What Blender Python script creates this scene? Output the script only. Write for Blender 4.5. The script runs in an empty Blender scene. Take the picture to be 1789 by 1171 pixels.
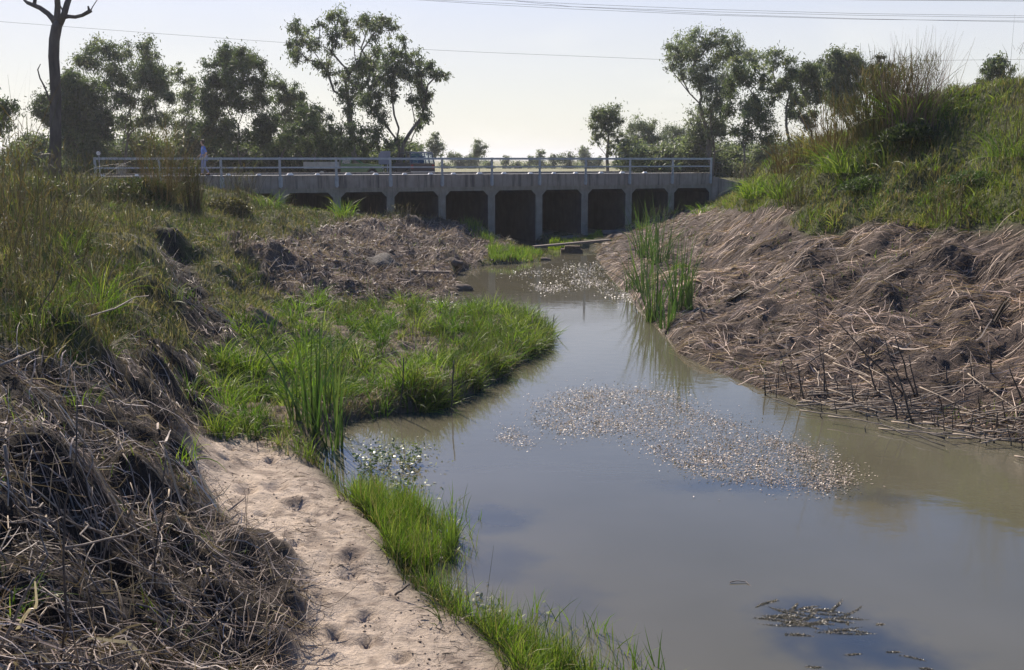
import bpy, bmesh, math, random
import numpy as np
from mathutils import Vector, Matrix

random.seed(7)
rng = np.random.default_rng(11)
S = bpy.context.scene
C = S.collection
R = math.radians

# ------------------------------------------------------------------ camera
EYE, PITCH, FPX = 4.4, R(10.0), 1739.0
cam = bpy.data.cameras.new("camera")
cam.lens = 35.0
cam.sensor_width = 36.0
cam.clip_start = 0.1
cam.clip_end = 6000.0
co = bpy.data.objects.new("camera", cam)
C.objects.link(co)
co.location = (0, 0, EYE)
co.rotation_euler = (R(90) - PITCH, 0, 0)
S.camera = co

# ------------------------------------------------------------------ light and sky
SUN_EL, SUN_AZ = R(43), R(-28)          # azimuth from +Y, negative = to the left
sd = Vector((math.sin(SUN_AZ) * math.cos(SUN_EL), math.cos(SUN_AZ) * math.cos(SUN_EL), math.sin(SUN_EL)))
w = bpy.data.worlds.new("World")
S.world = w
w.use_nodes = True
nt = w.node_tree
nt.nodes.clear()
N = nt.nodes.new
sky = N('ShaderNodeTexSky')
sky.sky_type = 'NISHITA'
sky.sun_disc = False
sky.sun_elevation = SUN_EL
sky.sun_rotation = SUN_AZ
sky.altitude = 0
sky.air_density = 1.0
sky.dust_density = 1.0
sky.ozone_density = 1.5
hsv = N('ShaderNodeHueSaturation')
hsv.inputs['Saturation'].default_value = 1.55
tint = N('ShaderNodeMix'); tint.data_type = 'RGBA'; tint.blend_type = 'MULTIPLY'
tint.inputs[0].default_value = 1.0
tint.inputs[7].default_value = (1.06, 1.0, 1.13, 1)
tcw = N('ShaderNodeTexCoord')
mpw = N('ShaderNodeMapping'); mpw.inputs['Scale'].default_value = (2.2, 2.2, 7.0)
nzw = N('ShaderNodeTexNoise'); nzw.inputs['Scale'].default_value = 2.6; nzw.inputs['Detail'].default_value = 7
rmw = N('ShaderNodeMapRange'); rmw.inputs[1].default_value = 0.52; rmw.inputs[2].default_value = 0.72
sepw = N('ShaderNodeSeparateXYZ')
rlw = N('ShaderNodeMapRange'); rlw.inputs[1].default_value = 0.0; rlw.inputs[2].default_value = 0.16
rlw.inputs[3].default_value = 1.0; rlw.inputs[4].default_value = 0.0
mlw = N('ShaderNodeMath'); mlw.operation = 'MULTIPLY'
ml2 = N('ShaderNodeMath'); ml2.operation = 'MULTIPLY'; ml2.inputs[1].default_value = 0.6
cld = N('ShaderNodeMix'); cld.data_type = 'RGBA'; cld.inputs[7].default_value = (9.6, 9.4, 8.4, 1)
hzr = N('ShaderNodeMapRange'); hzr.interpolation_type = 'SMOOTHSTEP'; hzr.inputs[1].default_value = 0.10; hzr.inputs[2].default_value = 0.33; hzr.inputs[3].default_value = 0.88; hzr.inputs[4].default_value = 0.0
hzc = N('ShaderNodeMix'); hzc.data_type = 'RGBA'
hzk = N('ShaderNodeMapRange'); hzk.inputs[1].default_value = 0.0; hzk.inputs[2].default_value = 0.15
hzm = N('ShaderNodeMix'); hzm.data_type = 'RGBA'; hzm.inputs[6].default_value = (7.6, 7.6, 6.4, 1); hzm.inputs[7].default_value = (6.7, 6.85, 7.6, 1)
bg = N('ShaderNodeBackground'); bg.inputs[1].default_value = 0.076
wo = N('ShaderNodeOutputWorld')
L = nt.links.new
L(sky.outputs[0], hsv.inputs['Color'])
L(hsv.outputs[0], tint.inputs[6])
L(tcw.outputs['Generated'], mpw.inputs[0]); L(mpw.outputs[0], nzw.inputs[0]); L(nzw.outputs[0], rmw.inputs[0])
L(tcw.outputs['Generated'], sepw.inputs[0]); L(sepw.outputs[2], rlw.inputs[0])
L(rmw.outputs[0], mlw.inputs[0]); L(rlw.outputs[0], mlw.inputs[1]); L(mlw.outputs[0], ml2.inputs[0])
L(sepw.outputs[2], hzr.inputs[0]); L(sepw.outputs[2], hzk.inputs[0]); L(hzk.outputs[0], hzm.inputs[0]); L(hzr.outputs[0], hzc.inputs[0]); L(tint.outputs[2], hzc.inputs[6]); L(hzm.outputs[2], hzc.inputs[7])
L(ml2.outputs[0], cld.inputs[0]); L(hzc.outputs[2], cld.inputs[6])
L(cld.outputs[2], bg.inputs[0]); L(bg.outputs[0], wo.inputs[0])

sl = bpy.data.lights.new("sun", 'SUN')
sl.energy = 5.0
sl.use_shadow = True
sl.angle = R(0.53)
sl.color = (1.0, 0.90, 0.77)
so = bpy.data.objects.new("sun", sl)
C.objects.link(so)
so.rotation_euler = (-sd).to_track_quat('-Z', 'Y').to_euler()
so.location = (-30, 60, 60)
S.view_settings.view_transform = 'Standard'
S.view_settings.look = 'None'
S.view_settings.exposure = 0.62
S.view_settings.gamma = 1.0
S.cycles.max_bounces = 8
S.cycles.transparent_max_bounces = 8
S.cycles.use_denoising = True
S.cycles.sample_clamp_indirect = 6.0

# ------------------------------------------------------------------ projection helpers
cp, sp = math.cos(PITCH), math.sin(PITCH)
def proj(X, Y, Z):
    d = Y * cp - (Z - EYE) * sp
    u = Y * sp + (Z - EYE) * cp
    d = np.maximum(d, 0.3)
    return 894.5 + FPX * X / d, 585.5 - FPX * u / d
def ray(px, py):
    dx = (px - 894.5) / FPX
    dy = -(py - 585.5) / FPX
    return dx, cp + dy * sp, -sp + dy * cp
def at_z(px, py, z):
    x, y, k = ray(px, py)
    t = (z - EYE) / k
    return (x * t, y * t, z)
def at_y(px, py, Y):
    x, y, k = ray(px, py)
    t = Y / y
    return (x * t, Y, EYE + k * t)

# ------------------------------------------------------------------ noise
def _h(i, j, s):
    n = (i * 374761393 + j * 668265263 + s * 974634777) & 0x7fffffff
    n = ((n ^ (n >> 13)) * 1274126177) & 0x7fffffff
    return ((n ^ (n >> 16)) & 0xffff) / 65535.0
def vnoise(x, y, s=0):
    x = np.asarray(x, float); y = np.asarray(y, float)
    i = np.floor(x).astype(np.int64); j = np.floor(y).astype(np.int64)
    fx = x - i; fy = y - j
    fx = fx * fx * (3 - 2 * fx); fy = fy * fy * (3 - 2 * fy)
    a = _h(i, j, s); b = _h(i + 1, j, s); c = _h(i, j + 1, s); d = _h(i + 1, j + 1, s)
    return (a * (1 - fx) + b * fx) * (1 - fy) + (c * (1 - fx) + d * fx) * fy
def fbm(x, y, s=0, o=4):
    r = 0; a = 0.5; t = 0
    for k in range(o):
        r = r + a * vnoise(x, y, s + k); t += a
        x = x * 2.03 + 13.7; y = y * 2.03 - 7.1; a *= 0.5
    return r / t - 0.5
def sstep(a, b, x):
    t = np.clip((x - a) / (b - a), 0, 1)
    return t * t * (3 - 2 * t)

# ------------------------------------------------------------------ mesh helpers
def mesh_np(name, V, F, mat, col=None, smooth=False, parent=None):
    me = bpy.data.meshes.new(name)
    V = np.asarray(V, np.float32).reshape(-1, 3)
    F = np.asarray(F, np.int32)
    k = F.shape[1]
    me.vertices.add(len(V)); me.vertices.foreach_set('co', V.ravel())
    me.loops.add(F.size); me.loops.foreach_set('vertex_index', F.ravel())
    me.polygons.add(len(F))
    me.polygons.foreach_set('loop_start', np.arange(0, F.size, k, dtype=np.int32))
    if smooth:
        me.polygons.foreach_set('use_smooth', np.ones(len(F), bool))
    me.update(calc_edges=True)
    if col is not None:
        a = me.color_attributes.new('Col', 'FLOAT_COLOR', 'POINT')
        c4 = np.ones((len(V), 4), np.float32); c4[:, :3] = col
        a.data.foreach_set('color', c4.ravel())
    me.materials.append(mat)
    o = bpy.data.objects.new(name, me)
    C.objects.link(o)
    if parent is not None:
        o.parent = parent
    return o
def mesh_py(name, V, F, mat, parent=None, smooth=False):
    me = bpy.data.meshes.new(name)
    me.from_pydata([tuple(v) for v in V], [], [tuple(f) for f in F])
    me.update()
    if smooth:
        me.polygons.foreach_set('use_smooth', np.ones(len(me.polygons), bool))
    me.materials.append(mat)
    o = bpy.data.objects.new(name, me)
    C.objects.link(o)
    if parent is not None:
        o.parent = parent
    return o
def tag(o, label=None, cat=None, group=None, kind=None):
    if label: o['label'] = label
    if cat: o['category'] = cat
    if group: o['group'] = group
    if kind: o['kind'] = kind
    return o
def empty(name, loc=(0, 0, 0), rz=0.0, parent=None):
    o = bpy.data.objects.new(name, None)
    o.empty_display_size = 0.2
    C.objects.link(o)
    o.location = loc; o.rotation_euler = (0, 0, rz)
    if parent is not None: o.parent = parent
    return o
class MB:
    def __init__(s): s.V = []; s.F = []
    def add(s, V, F):
        b = len(s.V); s.V += [tuple(v) for v in V]; s.F += [tuple(i + b for i in f) for f in F]
    def box(s, x0, x1, y0, y1, z0, z1, M=None):
        V = [(x, y, z) for z in (z0, z1) for y in (y0, y1) for x in (x0, x1)]
        if M is not None: V = [tuple(M @ Vector(v)) for v in V]
        s.add(V, [(0, 2, 3, 1), (4, 5, 7, 6), (0, 1, 5, 4), (2, 6, 7, 3), (0, 4, 6, 2), (1, 3, 7, 5)])
    def tube(s, pts, rad, n=8, cap=True):
        pts = [Vector(q) for q in pts]
        if not hasattr(rad, '__len__'): rad = [rad] * len(pts)
        V = []; F = []
        up = Vector((0.13, 0.27, 0.95)); prev = None
        for i, q in enumerate(pts):
            t = (pts[min(i + 1, len(pts) - 1)] - pts[max(i - 1, 0)]).normalized()
            if prev is None:
                a = t.cross(Vector((0, 0, 1)) if abs(t.z) < 0.9 else Vector((1, 0, 0))).normalized()
            else:
                a = (prev - t * prev.dot(t)).normalized()
            prev = a; b = t.cross(a)
            for k in range(n):
                g = 2 * math.pi * k / n
                V.append(q + (a * math.cos(g) + b * math.sin(g)) * rad[i])
        for i in range(len(pts) - 1):
            for k in range(n):
                F.append((i * n + k, i * n + (k + 1) % n, (i + 1) * n + (k + 1) % n, (i + 1) * n + k))
        if cap:
            F.append(tuple(reversed(range(n)))); F.append(tuple(range((len(pts) - 1) * n, len(pts) * n)))
        s.add(V, F)
    def prism(s, prof, y0, y1):            # profile in xz, extruded along y
        n = len(prof)
        V = [(x, y0, z) for x, z in prof] + [(x, y1, z) for x, z in prof]
        F = [tuple(range(n)), tuple(range(2 * n - 1, n - 1, -1))]
        F += [((k + 1) % n, k, n + k, n + (k + 1) % n) for k in range(n)]
        s.add(V, F)
    def build(s, name, mat, parent=None, smooth=False):
        return mesh_py(name, s.V, s.F, mat, parent, smooth)

# ------------------------------------------------------------------ materials
def newmat(name):
    m = bpy.data.materials.new(name); m.use_nodes = True
    m.node_tree.nodes.clear()
    return m, m.node_tree.nodes.new, m.node_tree.links.new
def leafmat(name, transl=0.35, rough=0.55, spec=0.3):
    m, N, L = newmat(name)
    at = N('ShaderNodeAttribute'); at.attribute_name = 'Col'
    pb = N('ShaderNodeBsdfPrincipled'); pb.inputs['Roughness'].default_value = rough
    pb.inputs['Specular IOR Level'].default_value = spec
    out = N('ShaderNodeOutputMaterial')
    L(at.outputs[0], pb.inputs['Base Color'])
    if transl > 0:
        tr = N('ShaderNodeBsdfTranslucent')
        mx = N('ShaderNodeMixShader'); mx.inputs[0].default_value = transl
        br = N('ShaderNodeMix'); br.data_type = 'RGBA'; br.blend_type = 'MULTIPLY'; br.inputs[0].default_value = 1
        br.inputs[7].default_value = (1.15, 1.28, 0.72, 1)
        L(at.outputs[0], br.inputs[6]); L(br.outputs[2], tr.inputs[0])
        L(pb.outputs[0], mx.inputs[1]); L(tr.outputs[0], mx.inputs[2]); L(mx.outputs[0], out.inputs[0])
    else:
        L(pb.outputs[0], out.inputs[0])
    return m
def noisemat(name, c1, c2, scale=4.0, rough=0.85, bump=0.0, stretch=(1, 1, 1), metallic=0.0, lo=0.35, hi=0.65, coord='Object', spec=0.3):
    m, N, L = newmat(name)
    tc = N('ShaderNodeTexCoord'); mp = N('ShaderNodeMapping'); mp.inputs['Scale'].default_value = stretch
    nz = N('ShaderNodeTexNoise'); nz.inputs['Scale'].default_value = scale; nz.inputs['Detail'].default_value = 8; nz.inputs['Roughness'].default_value = 0.6
    cr = N('ShaderNodeValToRGB')
    cr.color_ramp.elements[0].position = lo; cr.color_ramp.elements[0].color = (*c1, 1)
    cr.color_ramp.elements[1].position = hi; cr.color_ramp.elements[1].color = (*c2, 1)
    pb = N('ShaderNodeBsdfPrincipled'); pb.inputs['Roughness'].default_value = rough
    pb.inputs['Metallic'].default_value = metallic; pb.inputs['Specular IOR Level'].default_value = spec
    out = N('ShaderNodeOutputMaterial')
    L(tc.outputs[coord], mp.inputs[0]); L(mp.outputs[0], nz.inputs[0]); L(nz.outputs[0], cr.inputs[0]); L(cr.outputs[0], pb.inputs['Base Color'])
    if bump > 0:
        b = N('ShaderNodeBump'); b.inputs['Strength'].default_value = 0.8; b.inputs['Distance'].default_value = bump
        n2 = N('ShaderNodeTexNoise'); n2.inputs['Scale'].default_value = scale * 3; n2.inputs['Detail'].default_value = 6
        L(mp.outputs[0], n2.inputs[0]); L(n2.outputs[0], b.inputs['Height']); L(b.outputs[0], pb.inputs['Normal'])
    L(pb.outputs[0], out.inputs[0])
    return m
M_GRASS = leafmat('grass_blades', 0.42, 0.5, 0.35)
M_DEAD = leafmat('dead_stems', 0.12, 0.6, 0.25)
M_LEAF = leafmat('gum_leaves', 0.45, 0.5, 0.3)
M_REED = leafmat('reed_leaves', 0.3, 0.4, 0.4)
M_FLOAT = leafmat('floating_leaves', 0.15, 0.36, 0.7)
M_DRIFT = leafmat('drifting_weed', 0.1, 0.46, 0.4)
M_BARK = noisemat('grey_bark', (0.10, 0.085, 0.075), (0.20, 0.17, 0.15), 5, 0.9, 0.02, (1, 1, 0.3))
M_BARKD = noisemat('dead_bark', (0.075, 0.06, 0.055), (0.15, 0.125, 0.11), 4, 0.9, 0.02, (1, 1, 0.25))
M_STEM = noisemat('dark_wet_stalk', (0.045, 0.04, 0.038), (0.11, 0.09, 0.075), 12, 0.7, 0.0)
M_STRAW = noisemat('bleached_stalk', (0.24, 0.19, 0.14), (0.42, 0.34, 0.26), 14, 0.7, 0.0)
M_TWIG = noisemat('grey_twig', (0.12, 0.10, 0.085), (0.30, 0.25, 0.21), 10, 0.75, 0.0)
M_GALV = noisemat('galvanised_steel', (0.30, 0.33, 0.37), (0.42, 0.45, 0.49), 6, 0.5, 0.0, metallic=0.35, spec=0.5)
M_WHITE = noisemat('white_paint', (0.62, 0.60, 0.58), (0.82, 0.80, 0.78), 8, 0.6)
M_WOOD = noisemat('weathered_plank', (0.10, 0.08, 0.07), (0.24, 0.20, 0.17), 5, 0.85, 0.01, (1, 6, 6))
M_ROCK = noisemat('grey_rock', (0.07, 0.062, 0.052), (0.17, 0.15, 0.13), 6, 0.9, 0.05)

# concrete with rain streaks
def concrete(name, c1, c2, streak, amt):
    m, N, L = newmat(name)
    tc = N('ShaderNodeTexCoord')
    nz = N('ShaderNodeTexNoise'); nz.inputs['Scale'].default_value = 1.7; nz.inputs['Detail'].default_value = 9; nz.inputs['Roughness'].default_value = 0.65
    cr = N('ShaderNodeValToRGB'); cr.color_ramp.elements[0].position = 0.35; cr.color_ramp.elements[1].position = 0.65
    cr.color_ramp.elements[0].color = (*c1, 1); cr.color_ramp.elements[1].color = (*c2, 1)
    mp = N('ShaderNodeMapping'); mp.inputs['Scale'].default_value = (3.2, 3.2, 0.22)
    n2 = N('ShaderNodeTexNoise'); n2.inputs['Scale'].default_value = 1.6; n2.inputs['Detail'].default_value = 7; n2.inputs['Roughness'].default_value = 0.7
    r2 = N('ShaderNodeMapRange'); r2.inputs[1].default_value = 0.47; r2.inputs[2].default_value = 0.68
    mu = N('ShaderNodeMath'); mu.operation = 'MULTIPLY'; mu.inputs[1].default_value = amt
    mx = N('ShaderNodeMix'); mx.data_type = 'RGBA'; mx.inputs[7].default_value = (*streak, 1)
    pb = N('ShaderNodeBsdfPrincipled'); pb.inputs['Roughness'].default_value = 0.9
    b = N('ShaderNodeBump'); b.inputs['Strength'].default_value = 0.5; b.inputs['Distance'].default_value = 0.01
    n3 = N('ShaderNodeTexNoise'); n3.inputs['Scale'].default_value = 30
    out = N('ShaderNodeOutputMaterial')
    L(tc.outputs['Object'], nz.inputs[0]); L(nz.outputs[0], cr.inputs[0])
    L(tc.outputs['Object'], mp.inputs[0]); L(mp.outputs[0], n2.inputs[0]); L(n2.outputs[0], r2.inputs[0]); L(r2.outputs[0], mu.inputs[0])
    L(mu.outputs[0], mx.inputs[0]); L(cr.outputs[0], mx.inputs[6]); L(mx.outputs[2], pb.inputs['Base Color'])
    L(tc.outputs['Object'], n3.inputs[0]); L(n3.outputs[0], b.inputs['Height']); L(b.outputs[0], pb.inputs['Normal'])
    L(pb.outputs[0], out.inputs[0])
    return m
M_CONC = concrete('stained_concrete', (0.27, 0.225, 0.19), (0.36, 0.305, 0.255), (0.06, 0.052, 0.05), 0.85)
M_CIN = concrete('culvert_inside_shade', (0.035, 0.038, 0.045), (0.075, 0.08, 0.09), (0.015, 0.015, 0.02), 0.5)  # concrete darkened so its colour carries the shade inside the barrels
M_CONC2 = concrete('culvert_concrete', (0.23, 0.205, 0.165), (0.34, 0.305, 0.25), (0.09, 0.085, 0.06), 0.5)

# ------------------------------------------------------------------ bridge frame
BY0, BTH, BD = 53.3, R(67.5), 2.76
BX0 = (859 - 894.5) / FPX * BY0
def bridge_pt(t, depth=0.0, z=0.0):
    return (BX0 + t * BD * math.sin(BTH) - depth * math.cos(BTH), BY0 + t * BD * math.cos(BTH) + depth * math.sin(BTH), z)
Z_RAIL, Z_DECK, Z_FASC, Z_SOFF = 4.50, 3.64, 2.98, 2.79

# ------------------------------------------------------------------ terrain
shore_l = [(905, 1171), (850, 1122), (775, 1072), (712, 1022), (690, 985), (652, 915), (600, 868), (560, 822), (548, 795),
           (570, 760), (600, 742), (640, 730), (700, 722), (760, 716), (815, 696), (850, 675), (885, 655), (925, 628), (962, 604), (960, 585),
           (925, 562), (880, 552), (815, 546), (745, 540), (728, 528), (760, 519), (796, 517), (806, 505), (792, 492), (800, 475), (850, 464),
           (905, 461), (945, 457), (968, 448), (955, 442), (930, 437), (900, 433)]
shore_r = [(958, 434), (1000, 435), (1040, 434), (1048, 440), (1042, 448), (1052, 462), (1062, 478), (1078, 496), (1098, 512), (1112, 530), (1135, 556), (1160, 582),
           (1176, 600), (1186, 618), (1235, 642), (1290, 664), (1340, 684), (1400, 702), (1480, 716), (1560, 730), (1640, 746), (1720, 762), (1800, 778), (1900, 800)]
SL = [at_z(x, y, 0)[:2] for x, y in shore_l]
SR = [at_z(x, y, 0)[:2] for x, y in shore_r]
poly = [(3.5, -30), (2.6, -3), (1.9, 2.5), (0.9, 5.5)] + SL + [(bridge_pt(0.02)[0], bridge_pt(0.02)[1] + .2), bridge_pt(0.1, 11)[:2], bridge_pt(0.9, 11)[:2], bridge_pt(0.96, 0)[:2]] + SR + [(9.8, 13.2), (13, 11), (22, 7), (40, -5), (40, -30)]
poly = np.array(poly)
def signed(X, Y):                       # positive inside the water
    shp = X.shape; x = X.ravel(); y = Y.ravel()
    dm = np.full(x.shape, 1e9); ins = np.zeros(x.shape, bool)
    n = len(poly)
    for i in range(n):
        ax, ay = poly[i]; bx, by = poly[(i + 1) % n]
        ex, ey = bx - ax, by - ay
        t = np.clip(((x - ax) * ex + (y - ay) * ey) / (ex * ex + ey * ey), 0, 1)
        dm = np.minimum(dm, (x - ax - t * ex) ** 2 + (y - ay - t * ey) ** 2)
        if ay != by:
            c = ((ay > y) != (by > y)) & (x < (bx - ax) * (y - ay) / (by - ay) + ax)
            ins ^= c
    d = np.sqrt(dm)
    return np.where(ins, d, -d).reshape(shp)

cz = [  # (px, py, height)
    (0, 1171, 1.7), (200, 1171, 1.35), (400, 1171, .8), (500, 1171, .5), (600, 1171, .42), (750, 1171, .35), (870, 1160, .22),
    (0, 1000, 1.9), (200, 1000, 1.45), (350, 1000, 1.0), (470, 1000, .6), (560, 1000, .42), (660, 1000, .3),
    (0, 850, 2.15), (200, 850, 1.65), (300, 850, 1.15), (345, 850, .6), (400, 850, .45), (520, 850, .36), (590, 870, .22),
    (0, 720, 2.35), (150, 720, 1.95), (260, 720, 1.5), (320, 720, 1.0), (350, 765, .5), (420, 760, .4), (520, 780, .28),
    (0, 600, 2.55), (150, 600, 2.25), (250, 600, 1.85), (320, 630, 1.15), (390, 680, .45),
    (400, 640, .6), (480, 640, .45), (450, 590, .75), (540, 660, .3), (600, 700, .15), (700, 660, .22), (800, 640, .25), (900, 600, .2),
    (700, 590, .3), (800, 565, .25), (600, 610, .35), (640, 560, .4), (600, 540, .5), (730, 560, .2),
    (250, 500, 1.95), (330, 540, 1.5), (400, 500, 1.3), (470, 540, .9), (500, 510, .95), (560, 555, .55),
    (400, 430, 1.95), (550, 430, 1.35), (650, 450, .8), (650, 500, .4), (740, 495, .25), (700, 480, .45), (600, 480, .75), (760, 470, .35),
    (300, 400, 2.6), (450, 375, 2.35), (560, 378, 1.9), (640, 390, 1.45), (700, 420, 1.0), (760, 405, .95), (830, 430, .45), (900, 445, .15), (850, 450, .12),
    
    (200, 330, 3.0), (300, 340, 3.0), (100, 312, 3.6), (0, 380, 3.3), (0, 450, 3.0), (150, 400, 2.85), (0, 520, 2.8), (100, 450, 2.75), (200, 420, 2.65), (130, 520, 2.4),
    ]
cy = [(1205, 575, 23.2), (1240, 560, 24.6), (1240, 500, 29), (1240, 440, 35), (1240, 400, 41), (1240, 372, 47), (1130, 430, 44), (1085, 440, 44.5), (1150, 470, 33.5), (1130, 500, 29.7), (1150, 402, 48),
      (1350, 650, 20), (1350, 600, 21.7), (1350, 500, 26.5), (1350, 450, 29.5), (1350, 400, 32.5), (1350, 355, 36), (1350, 320, 39), (1350, 285, 43),
      (1500, 690, 18.2), (1500, 600, 20.1), (1500, 500, 23.6), (1500, 450, 25.6), (1500, 395, 28), (1500, 350, 29.7), (1500, 300, 31.5), (1480, 250, 33.5), (1520, 208, 34.5),
      (1650, 720, 16.9), (1650, 600, 19.2), (1650, 500, 21.8), (1650, 450, 23.5), (1650, 405, 25.2), (1650, 350, 26.8), (1650, 300, 28.2), (1650, 230, 29.8), (1650, 178, 31.2),
      (1789, 740, 16.2), (1789, 660, 17.2), (1789, 560, 19.1), (1789, 470, 21.2), (1789, 420, 22.3), (1789, 380, 23.2), (1789, 300, 24.8), (1789, 240, 26), (1789, 176, 28), (1580, 190, 33),
      (1900, 172, 26.5), (1900, 300, 23), (1900, 450, 20), (1900, 600, 17), (1420, 250, 39)]
pts = [at_z(*a) for a in cz] + [at_y(*a) for a in cy]
def bp_(px, py, off=-.4):
    ts = np.linspace(-9, 6, 900); P = np.array([bridge_pt(t, off) for t in ts]); xs = 894.5 + FPX * P[:, 0] / (P[:, 1] * cp + .3)
    t = float(np.interp(px, xs, ts)); q = bridge_pt(t, off); return at_y(px, py, q[1])
pts += [bp_(*a) for a in [(300, 322), (380, 336), (440, 346), (500, 356), (600, 372), (690, 379), (780, 388), (850, 412), (1060, 411), (1105, 394), (1170, 380), (1236, 357), (1280, 330)]]
pts += [(0, 0, 2.8), (-6, 0, 2.9), (-3, 3, 2.4), (-8, 6, 2.7), (0, 3, 1.8), (-20, 0, 3.1), (-15, 20, 3.3), (-30, 40, 3.4), (-14, 30, 3.2), (0, -15, 2.5), (-40, 10, 3.3),
        (24, 18, 3.4), (34, 24, 5.0), (34, 36, 5.5), (18, 44, 4.4), (30, 52, 3.8), (24, 34, 6.2), (22, 54, 3.6), (16, 60, 3.4), (45, 60, 3.2), (26, 9, 0.8), (40, 2, 1.0),
        (24, 70, 3.0), (60, 30, 3.5), (60, 60, 3.0)]
for t, z in ((-8, 3.4), (-11, 3.4), (-16, 3.3)):
    pts += [bridge_pt(t, 1, z), bridge_pt(t, 9, z)]
for t in (-10, -6, -3, 0, 3, 6, 9):
    pts += [bridge_pt(t, 13, 2.95), bridge_pt(t, 24, 2.9)]
for a in (-70, -45, -20, 0, 20, 45, 70):
    for r_ in (120, 220, 500):
        pts.append((r_ * math.sin(R(a)), r_ * math.cos(R(a)), 2.7))
pts = np.array(pts, float)
def warp(X, Y):
    q = np.abs(Y) + 5.0
    return X / q * 2.2, np.log(q) * 1.6
def rbf_setup():
    u, v = warp(pts[:, 0], pts[:, 1])
    d = np.sqrt((u[:, None] - u[None]) ** 2 + (v[:, None] - v[None]) ** 2 + 0.03 ** 2)
    A = d + np.eye(len(u)) * -0.012
    n = len(u)
    B = np.zeros((n + 1, n + 1)); B[:n, :n] = A; B[n, :n] = 1; B[:n, n] = 1
    wts = np.linalg.solve(B, np.append(pts[:, 2], 0))
    return u, v, wts
RU, RV, RW = rbf_setup()
def rbf(X, Y):
    u, v = warp(X, Y)
    r = np.full(X.shape, RW[-1])
    for i in range(len(RU)):
        r = r + RW[i] * np.sqrt((u - RU[i]) ** 2 + (v - RV[i]) ** 2 + 0.03 ** 2)
    return r

def inpoly(px, py, P):
    ins = np.zeros(px.shape, bool); n = len(P)
    for i in range(n):
        ax, ay = P[i]; bx, by = P[(i + 1) % n]
        if ay != by:
            ins ^= ((ay > py) != (by > py)) & (px < (bx - ax) * (py - ay) / (by - ay) + ax)
    return ins
P_SAND = [(300, 770), (345, 762), (440, 768), (560, 822), (605, 868), (660, 925), (700, 1010), (780, 1072), (860, 1130), (930, 1220), (960, 1500), (520, 1500), (515, 1171), (545, 1090), (530, 1010), (450, 935), (370, 880), (335, 820)]
P_DEADL = [(-3000, 600), (0, 600), (130, 640), (250, 585), (330, 620), (385, 650), (395, 745), (345, 765), (300, 770), (345, 830), (390, 890), (470, 945), (560, 1010), (570, 1090), (560, 1171), (560, 2500), (-3000, 2500)]
P_GULLY = [(262, 395), (300, 395), (335, 450), (365, 520), (400, 560), (420, 620), (395, 650), (340, 610), (315, 540), (290, 480)]
P_MIDD = [(380, 415), (470, 425), (560, 395), (640, 385), (760, 383), (860, 408), (905, 435), (850, 455), (800, 480), (815, 510), (730, 532), (620, 530), (570, 565), (500, 530), (450, 480)]
P_BENCH = [(330, 560), (470, 545), (560, 530), (740, 525), (880, 540), (975, 575), (975, 612), (915, 650), (830, 705), (760, 724), (640, 738), (595, 760), (560, 815), (440, 768), (345, 762), (385, 700), (380, 640)]
P_RDEAD = [(1040, 440), (1060, 410), (1100, 388), (1180, 370), (1240, 362), (1300, 372), (1380, 358), (1480, 395), (1560, 392), (1640, 405), (1720, 398), (3500, 396), (3500, 1400), (1900, 830), (1400, 720), (1180, 640), (1100, 540), (1040, 470)]
P_RGREENPATCH = [(1370, 392), (1400, 365), (1500, 352), (1560, 372), (1500, 392), (1420, 418)]

def regions(X, Y, Z, jit=10.0):
    px, py = proj(X, Y, Z)
    jx = fbm(X * 1.3, Y * 1.3, 5, 3) * 2; jy = fbm(X * 1.3, Y * 1.3, 9, 3) * 2
    k = jit
    qx = px + jx * k * 2.2; qy = py + jy * k
    reg = np.zeros(X.shape, int)               # 0 = left green slope and everything else
    right = X > 0.066 * Y + 0.3
    mound = right & (Y < 70)
    reg[mound] = 5
    reg[inpoly(qx, qy, P_RDEAD) & mound] = 4
    reg[inpoly(qx, qy, P_RGREENPATCH) & mound] = 5
    l = ~right
    reg[inpoly(qx, qy, P_MIDD) & l & (Y < 62)] = 2
    reg[inpoly(qx, qy, P_BENCH) & l & (Y < 40)] = 3
    reg[inpoly(qx, qy, P_DEADL) & l & (Y < 30)] = 1
    reg[(Y < 4.5) & l] = 1
    reg[inpoly(qx, qy, P_GULLY) & l & (Y < 34)] = 1
    reg[inpoly(qx, qy, P_SAND) & l & (Y < 25) & (Y > 3.5)] = 6
    return reg, px, py

# grid axes
def axis(a0, a1, st, lim0, lim1, gr):
    c = list(np.arange(a0, a1 + 1e-6, st))
    x, d = c[-1], st
    while x < lim1: d *= gr; x += d; c.append(x)
    x, d = c[0], st; pre = []
    while x > lim0: d *= gr; x -= d; pre.append(x)
    return np.array(pre[::-1] + c)
GX = axis(-8, 9, 0.05, -2500, 2500, 1.035)
GY = axis(6.5, 26, 0.055, -60, 3500, 1.022)
XX, YY = np.meshgrid(GX, GY)
SDW = signed(XX, YY)
base = rbf(XX, YY)
base = np.where(YY > 85, 2.7 + (base - 2.7) * 0.2, base)
REG, PXX, PYY = regions(XX, YY, np.maximum(base, 0.05))
dist = np.hypot(XX, YY)
far_f = sstep(90, 60, YY)
lump = np.zeros_like(base)
def msk(r): return (REG == r).astype(float)
def blur(a, n=3):
    for _ in range(n):
        a = (a + np.roll(a, 1, 0) + np.roll(a, -1, 0) + np.roll(a, 1, 1) + np.roll(a, -1, 1)) / 5
    return a
m1, m2, m3, m4, m5, m6 = [blur(msk(k), 6) for k in range(1, 7)]
n_big = fbm(XX * 0.55, YY * 0.55, 21, 4); n_mid = fbm(XX * 1.5, YY * 1.5, 31, 4); n_sm = fbm(XX * 4.5, YY * 4.5, 41, 3)
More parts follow.
